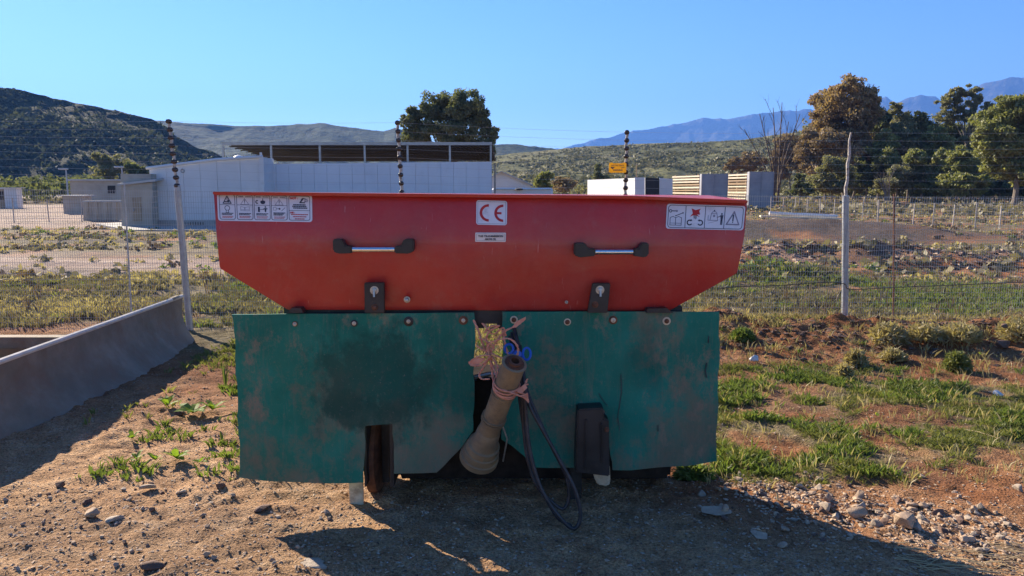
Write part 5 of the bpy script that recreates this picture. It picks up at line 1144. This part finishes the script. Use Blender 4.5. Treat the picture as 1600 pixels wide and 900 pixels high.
# ------------------------------------------------------------ trees
M['bark'] = mat('gum_bark', (.12, .095, .07), (.22, .18, .14), 2, .9)
M['bark_dark'] = mat('dark_bark', (.07, .05, .04), (.13, .09, .07), 2, .9)
TM = {'dark': leafmat('gum_leaf_dark', (0.066, 0.084, 0.039), (0.155, 0.170, 0.079), .9, .45, c3=(0.304, 0.278, 0.140)), 'rust': leafmat('gum_leaf_rust', (0.142, 0.115, 0.060), (0.314, 0.216, 0.115), .9, .5, c3=(0.554, 0.344, 0.176)),
      'olive': leafmat('gum_leaf_olive', (0.109, 0.126, 0.047), (0.252, 0.264, 0.099), .9, .5, c3=(0.496, 0.433, 0.178)), 'brown': leafmat('scrub_leaf_brown', (0.142, 0.107, 0.067), (0.299, 0.215, 0.127), .4, .3, c3=(0.459, 0.340, 0.211)), 'grey': leafmat('gum_leaf_grey', (0.110, 0.121, 0.066), (0.235, 0.225, 0.123), .9, .5, c3=(0.395, 0.351, 0.207))}
def leaves(name, C3, RAD, n, lsz, m_, seed, parent, base=None, sub=16, gap=.30):
    """leaf faces gathered in many small tufts inside each ellipsoid"""
    g2 = np.random.default_rng(seed); P = []
    for (c, r, k) in zip(C3, RAD, n):
        ns = max(6, int(sub)); d = g2.normal(size=(ns, 3)); d /= np.linalg.norm(d, axis=1)[:, None]; sc = np.array(c) + d * np.array(r) * g2.uniform(.35, .92, (ns, 1))
        which = g2.integers(0, ns, k); rs_ = g2.uniform(.22, .42, ns)[which][:, None]; d = g2.normal(size=(k, 3)); d /= np.linalg.norm(d, axis=1)[:, None]; d[:, 2] = d[:, 2] * .8 + .1
        cc = sc[which] + d * rs_ * np.array(r) * g2.uniform(.45, 1.05, (k, 1)); u = g2.normal(size=(k, 3)) + np.array([0, 0, -.5]); u /= np.linalg.norm(u, axis=1)[:, None]; v = np.cross(u, g2.normal(size=(k, 3))); v /= np.linalg.norm(v, axis=1)[:, None]
        L = lsz * g2.uniform(.6, 1.4, (k, 1)); P.append(np.stack([cc - u * L, cc + v * L * .45, cc + u * L, cc - v * L * .45], 1).reshape(-1, 3))
    P = np.concatenate(P); return npmesh(name, P, np.arange(len(P)).reshape(-1, 4), m_, parent, n=4)
def tree(label, px, D, blobs, kind, lsz=.17, dens=1.0, trunk=.22, name='gum_tree', zb=0, sub=16, bark='bark', pybase=None, grp=None):
    trunk *= .6; sub = int(sub * 1.5)
    B = RR(px, 300, D); bx, by = B.x, B.y; o = empty(name, (bx, by, zb), label, 'tree' if 'bush' not in name else 'bush', grp); C3 = []; RA = []; n = []; g_ = random.Random(int(px * 3 + D))
    for (x, y, rx, ry) in blobs:
        dd = D + g_.uniform(-1, 1) * rx * D / FPX * .5; c = RR(x, y, dd); k = D / FPX; C3.append(c); RA.append((rx * k, rx * k, ry * k)); n.append(int(dens * 4.2 * rx * ry) + 80)
    leaves('crown', C3, RA, n, lsz, TM[kind], int(px), o, sub=sub)
    mb = MB(); zt = max(c.z for c in C3); cm = sum((c.x for c in C3)) / len(C3); h0 = zb + (min(c.z for c in C3) - zb) * .5 + .15 * (zt - zb); root = Vector((bx, by, zb - .2)); fork = Vector((bx * .6 + cm * .4, by, h0))
    mb.tube(smooth_path([root, root.lerp(fork, .5) + Vector((trunk * .6, 0, 0)), fork], 4), [trunk * (1.25 - .5 * i / 8) for i in range(9)], 8)
    for c, r in zip(C3, RA):
        t = c + Vector((g_.uniform(-.2, .2) * r[0], 0, .4 * r[2])); md = fork.lerp(t, .5) + Vector((g_.uniform(-.4, .4), g_.uniform(-.3, .3), -.1 * r[2])); Pm = smooth_path([fork, md, t], 4); mb.tube(Pm, [trunk * .55 * (1 - .8 * i / 8) for i in range(9)], 6)
        for q in range(3): e = c + Vector((g_.uniform(-.8, .8) * r[0], g_.uniform(-.5, .5) * r[1], g_.uniform(-.2, .8) * r[2])); mb.tube([md.lerp(t, .4), e], [trunk * .2, trunk * .05], 5)
    mb.build('trunk', M[bark], o, smooth=True); return o
tree('large dark round topped gum tree behind the open shed', 705, 62, [(662, 190, 30, 30), (690, 172, 30, 30), (725, 170, 32, 30), (748, 192, 22, 30), (700, 205, 40, 25), (650, 212, 22, 20), (735, 225, 22, 22), (768, 208, 14, 14), (765, 230, 12, 18), (640, 190, 15, 18)], 'dark', .12, 1.5, .28, sub=20)
G_ = 'trees along the far side of the field'
def T(*a, **k): return tree(*a, grp=G_, **k)
T('tallest gum tree with a rusty brown dome right of the bare tree', 1318, 105, [(1300, 160, 28, 26), (1330, 150, 34, 26), (1350, 172, 24, 24), (1318, 188, 40, 26), (1290, 195, 20, 20), (1345, 200, 26, 24), (1282, 172, 14, 18), (1308, 215, 30, 18)], 'rust', .2, 1.5, .38, sub=22)
T('rusty brown spreading tree below the tallest dome', 1290, 98, [(1285, 222, 30, 24), (1262, 215, 16, 16), (1310, 240, 30, 26), (1280, 252, 26, 22), (1255, 238, 16, 16)], 'brown', .19, 1.3, .25)
T('dark gum leaning on the right shoulder of the tallest dome', 1372, 112, [(1367, 158, 12, 13), (1372, 180, 20, 18), (1378, 200, 26, 20), (1366, 226, 26, 24), (1360, 255, 26, 26)], 'dark', .2, 1.4, .25)
T('narrow dark gum with a small detached top left of the airy gum', 1400, 108, [(1399, 168, 11, 8), (1410, 190, 15, 16), (1402, 212, 20, 18), (1412, 236, 24, 22), (1398, 262, 26, 24)], 'grey', .19, 1.3, .22)
T('dark pointed gum between the narrow gum and the airy gum', 1440, 110, [(1436, 190, 14, 13), (1448, 204, 16, 13), (1438, 222, 22, 18), (1450, 244, 24, 20), (1436, 268, 24, 22)], 'dark', .2, 1.3, .22)
T('airy tall gum with separate leaf puffs against the blue mountain', 1505, 112, [(1478, 160, 13, 12), (1494, 146, 11, 9), (1516, 142, 13, 10), (1524, 160, 12, 12), (1500, 164, 13, 12), (1478, 184, 16, 12), (1512, 182, 14, 12), (1546, 168, 10, 9), (1545, 184, 13, 12)], 'grey', .19, 1.1, .3, sub=12)
T('dark gum in the gap under the airy gum', 1495, 116, [(1480, 206, 20, 16), (1505, 204, 24, 18), (1530, 206, 18, 18), (1520, 226, 22, 18), (1480, 232, 22, 22)], 'dark', .2, 1.4, .25)
T('rounded olive green tree standing in front of the dark gums', 1502, 92, [(1500, 246, 17, 15), (1515, 262, 20, 20), (1488, 266, 18, 18), (1500, 286, 28, 18), (1478, 292, 16, 12), (1530, 285, 18, 18)], 'olive', .17, 1.7, .2)
T('very large lit olive tree filling the right edge', 1585, 82, [(1562, 190, 30, 24), (1548, 215, 26, 24), (1592, 165, 26, 22), (1600, 195, 30, 26), (1575, 225, 34, 26), (1620, 225, 34, 34), (1568, 255, 32, 24), (1605, 262, 34, 28), (1640, 180, 34, 34)], 'olive', .17, 1.7, .36, sub=22)
T('pale khaki tree at the left foot of the gums', 1300, 88, [(1300, 262, 20, 18), (1318, 278, 24, 18), (1285, 285, 20, 16), (1300, 292, 26, 12)], 'grey', .16, 1.6, .16)
T('mixed dark tree in the middle of the gum row', 1352, 100, [(1345, 262, 24, 20), (1365, 282, 26, 18), (1340, 288, 22, 14), (1380, 262, 20, 22)], 'dark', .18, 1.5, .18)
T('low grey green tree left of the rounded olive tree', 1425, 96, [(1412, 282, 24, 18), (1438, 284, 24, 18), (1425, 262, 20, 18), (1455, 276, 18, 20)], 'grey', .18, 1.4, .18)
T('small dark green conical tree just right of the bare tree', 1249, 80, [(1250, 280, 9, 10), (1248, 294, 14, 12), (1260, 296, 12, 9)], 'dark', .13, 1.8, .12)
T('brown bushy tree on the slope left of the bare tree', 1165, 130, [(1150, 254, 14, 10), (1170, 248, 15, 11), (1186, 256, 13, 11), (1140, 262, 10, 8), (1168, 262, 18, 9)], 'brown', .2, 1.6, .2)
T('brown scrubby tree behind the bare tree', 1235, 125, [(1225, 222, 16, 12), (1245, 232, 18, 16), (1222, 245, 18, 16), (1240, 262, 22, 18), (1215, 270, 14, 16)], 'brown', .22, 1.3, .2)
T('tall grey green gum filling the row left of the dark pointed gum', 1418, 104, [(1412, 205, 18, 16), (1425, 222, 22, 18), (1400, 235, 22, 20), (1428, 246, 22, 18)], 'grey', .19, 1.6, .2)
T('olive green gum right of the dark pointed gum', 1466, 103, [(1462, 212, 16, 14), (1472, 228, 20, 16), (1460, 246, 20, 18)], 'olive', .19, 1.6, .2)
T('grey green gum below the left leaf puffs of the airy gum', 1536, 106, [(1530, 222, 22, 18), (1540, 240, 20, 18), (1520, 246, 18, 16)], 'grey', .19, 1.6, .2)
T('olive gum just right of the tallest dome and lower', 1382, 101, [(1385, 222, 18, 16), (1375, 242, 22, 18), (1392, 256, 18, 16)], 'olive', .19, 1.5, .2)
T('low olive tree at the foot of the wood left of the rounded tree', 1462, 94, [(1455, 292, 24, 14), (1475, 250, 18, 20), (1470, 272, 20, 18), (1430, 250, 16, 20)], 'olive', .17, 1.6, .18)
T('brownish tree behind the mixed dark tree', 1330, 104, [(1325, 248, 24, 18), (1345, 235, 22, 18), (1385, 238, 24, 20), (1410, 255, 24, 22)], 'brown', .18, 1.6, .2)
T('khaki tree low between the middle trees of the row', 1395, 93, [(1392, 290, 26, 16), (1402, 272, 18, 14)], 'grey', .16, 1.7, .15)
T('dark gum at the right edge below the large olive tree', 1560, 100, [(1545, 262, 20, 22), (1570, 284, 26, 20), (1600, 290, 30, 16), (1540, 290, 18, 14)], 'dark', .18, 1.5, .2)
tree('bright green round bush beside the white house', 849, 70, [(842, 282, 9, 9), (854, 276, 12, 9), (850, 290, 14, 8)], 'olive', .13, 2.0, .12, name='round_bush')
tree('brown leafless looking bush right of the green bush', 880, 68, [(874, 284, 12, 10), (890, 288, 12, 10), (880, 294, 16, 8)], 'brown', .12, .9, .10, name='brown_bush')
tree('dark green cone shaped tree left of the yellow sign', 935, 97, [(934, 262, 6, 8), (934, 273, 9, 9), (936, 282, 14, 7), (948, 280, 7, 6)], 'dark', .12, 2.2, .12, name='cone_tree')
tree('pale bushy tree at the foot of the dark hill left of the cold store', 175, 110, [(160, 250, 14, 12), (178, 256, 16, 14), (196, 262, 14, 12), (165, 270, 18, 12)], 'grey', .2, 1.4, .15, name='hill_tree')
tree('dark bush behind the pale farm store roof', 210, 105, [(205, 262, 12, 10), (222, 268, 10, 8), (212, 274, 14, 8)], 'dark', .2, 1.4, .15, name='hill_bush')
# bare trees
def bare(label, px, D, tips, r0, m_='bark_dark', yb=318):
    B = RR(px, yb, D); B.z = -.1; o = empty('bare_tree', (B.x, B.y, 0), label, 'tree'); mb = MB(); g_ = random.Random(int(px))
    def twig(p, d, L, r, lv):
        e = p + d * L; md = p.lerp(e, .5) + Vector((g_.uniform(-.06, .06), g_.uniform(-.06, .06), .02)) * L; mb.tube([p, md, e], [r, r * .75, r * .45], 5)
        if lv:
            for k in range(3): q = p.lerp(e, g_.uniform(.35, 1)); nd = (d + Vector((g_.uniform(-.55, .55), g_.uniform(-.5, .5), g_.uniform(-.05, .35)))).normalized(); twig(q, nd, L * g_.uniform(.35, .6), r * .42, lv - 1)
    for (x, y, bx_, by_) in tips:
        s_ = RR(bx_, by_, D); s_.z = max(s_.z, -.1); e = RR(x, y, D + g_.uniform(-1, 1)); P = smooth_path([s_, s_.lerp(e, .4) + Vector((.12 * (s_.x - e.x), 0, .3)), e], 5); k_ = len(P); mb.tube(P, [r0 * (1 - .8 * i / k_) for i in range(k_)], 6)
        for i in range(3, k_ - 1, 1):
            d = ((P[i] - P[i - 1]).normalized() + Vector((g_.uniform(-.7, .7), g_.uniform(-.5, .5), .1))).normalized(); twig(P[i], d, g_.uniform(.8, 1.9), r0 * .22, 1)
    mb.build('branches', M[m_], o, smooth=True)
bare('bare leafless tree with long fanned branches beside the grey crate', 1212, 72, [(1163, 202, 1210, 318), (1187, 178, 1211, 318), (1208, 168, 1212, 300), (1222, 160, 1215, 318), (1232, 190, 1215, 318), (1250, 178, 1216, 300), (1200, 215, 1212, 300), (1240, 235, 1216, 300)], .10)
bare('short broken snag in front of the gum row', 1384, 85, [(1380, 280, 1386, 318), (1390, 276, 1388, 318), (1376, 288, 1385, 318)], .12, 'bark')
# darker wood behind the row
k = 760; P_ = []; S_ = []
for i in range(k):
    px = rng.uniform(1262, 1680); py = rng.uniform(200 if px < 1545 else 196, 308); P_.append(RR(px, py, rng.uniform(122, 140))); S_.append(rng.uniform(1.0, 2.2))
leaves('far_wood', P_, [(s_, s_, s_ * .9) for s_ in S_], [100] * k, .24, TM['grey'], 5, None, sub=9)['kind'] = 'stuff'
k = 260; P_ = []; S_ = []
for i in range(k):
    px = rng.uniform(-60, 345); P_.append(RR(px, rng.uniform(282, 304), rng.uniform(95, 118))); S_.append(rng.uniform(.8, 1.6))
leaves('hedge_thicket', P_, [(s_, s_, s_ * .8) for s_ in S_], [40] * k, .26, TM['dark'], 6, None, sub=6)['kind'] = 'stuff'
k = 200; P_ = []; S_ = []
for i in range(k):
    px = rng.uniform(765, 1215); P_.append(RR(px, rng.uniform(292, 312), rng.uniform(100, 125))); S_.append(rng.uniform(.7, 1.5))
leaves('hedge_thicket', P_, [(s_, s_, s_ * .8) for s_ in S_], [40] * k, .24, TM['grey'], 8, None, sub=6)['kind'] = 'stuff'

# ------------------------------------------------------------ air
hz = MB().box((0, 3700, 520), (17600, 10400, 1050)).build('haze', bpy.data.materials.new('air'), kind='stuff')
hm_ = hz.data.materials[0]; hm_.use_nodes = True; nt = hm_.node_tree; nt.nodes.clear(); ou = nt.nodes.new('ShaderNodeOutputMaterial'); pv = nt.nodes.new('ShaderNodeVolumePrincipled')
pv.inputs['Color'].default_value = (.15, .36, 1, 1); pv.inputs['Density'].default_value = 1.5e-4; pv.inputs['Anisotropy'].default_value = .2; nt.links.new(pv.outputs[0], ou.inputs['Volume'])
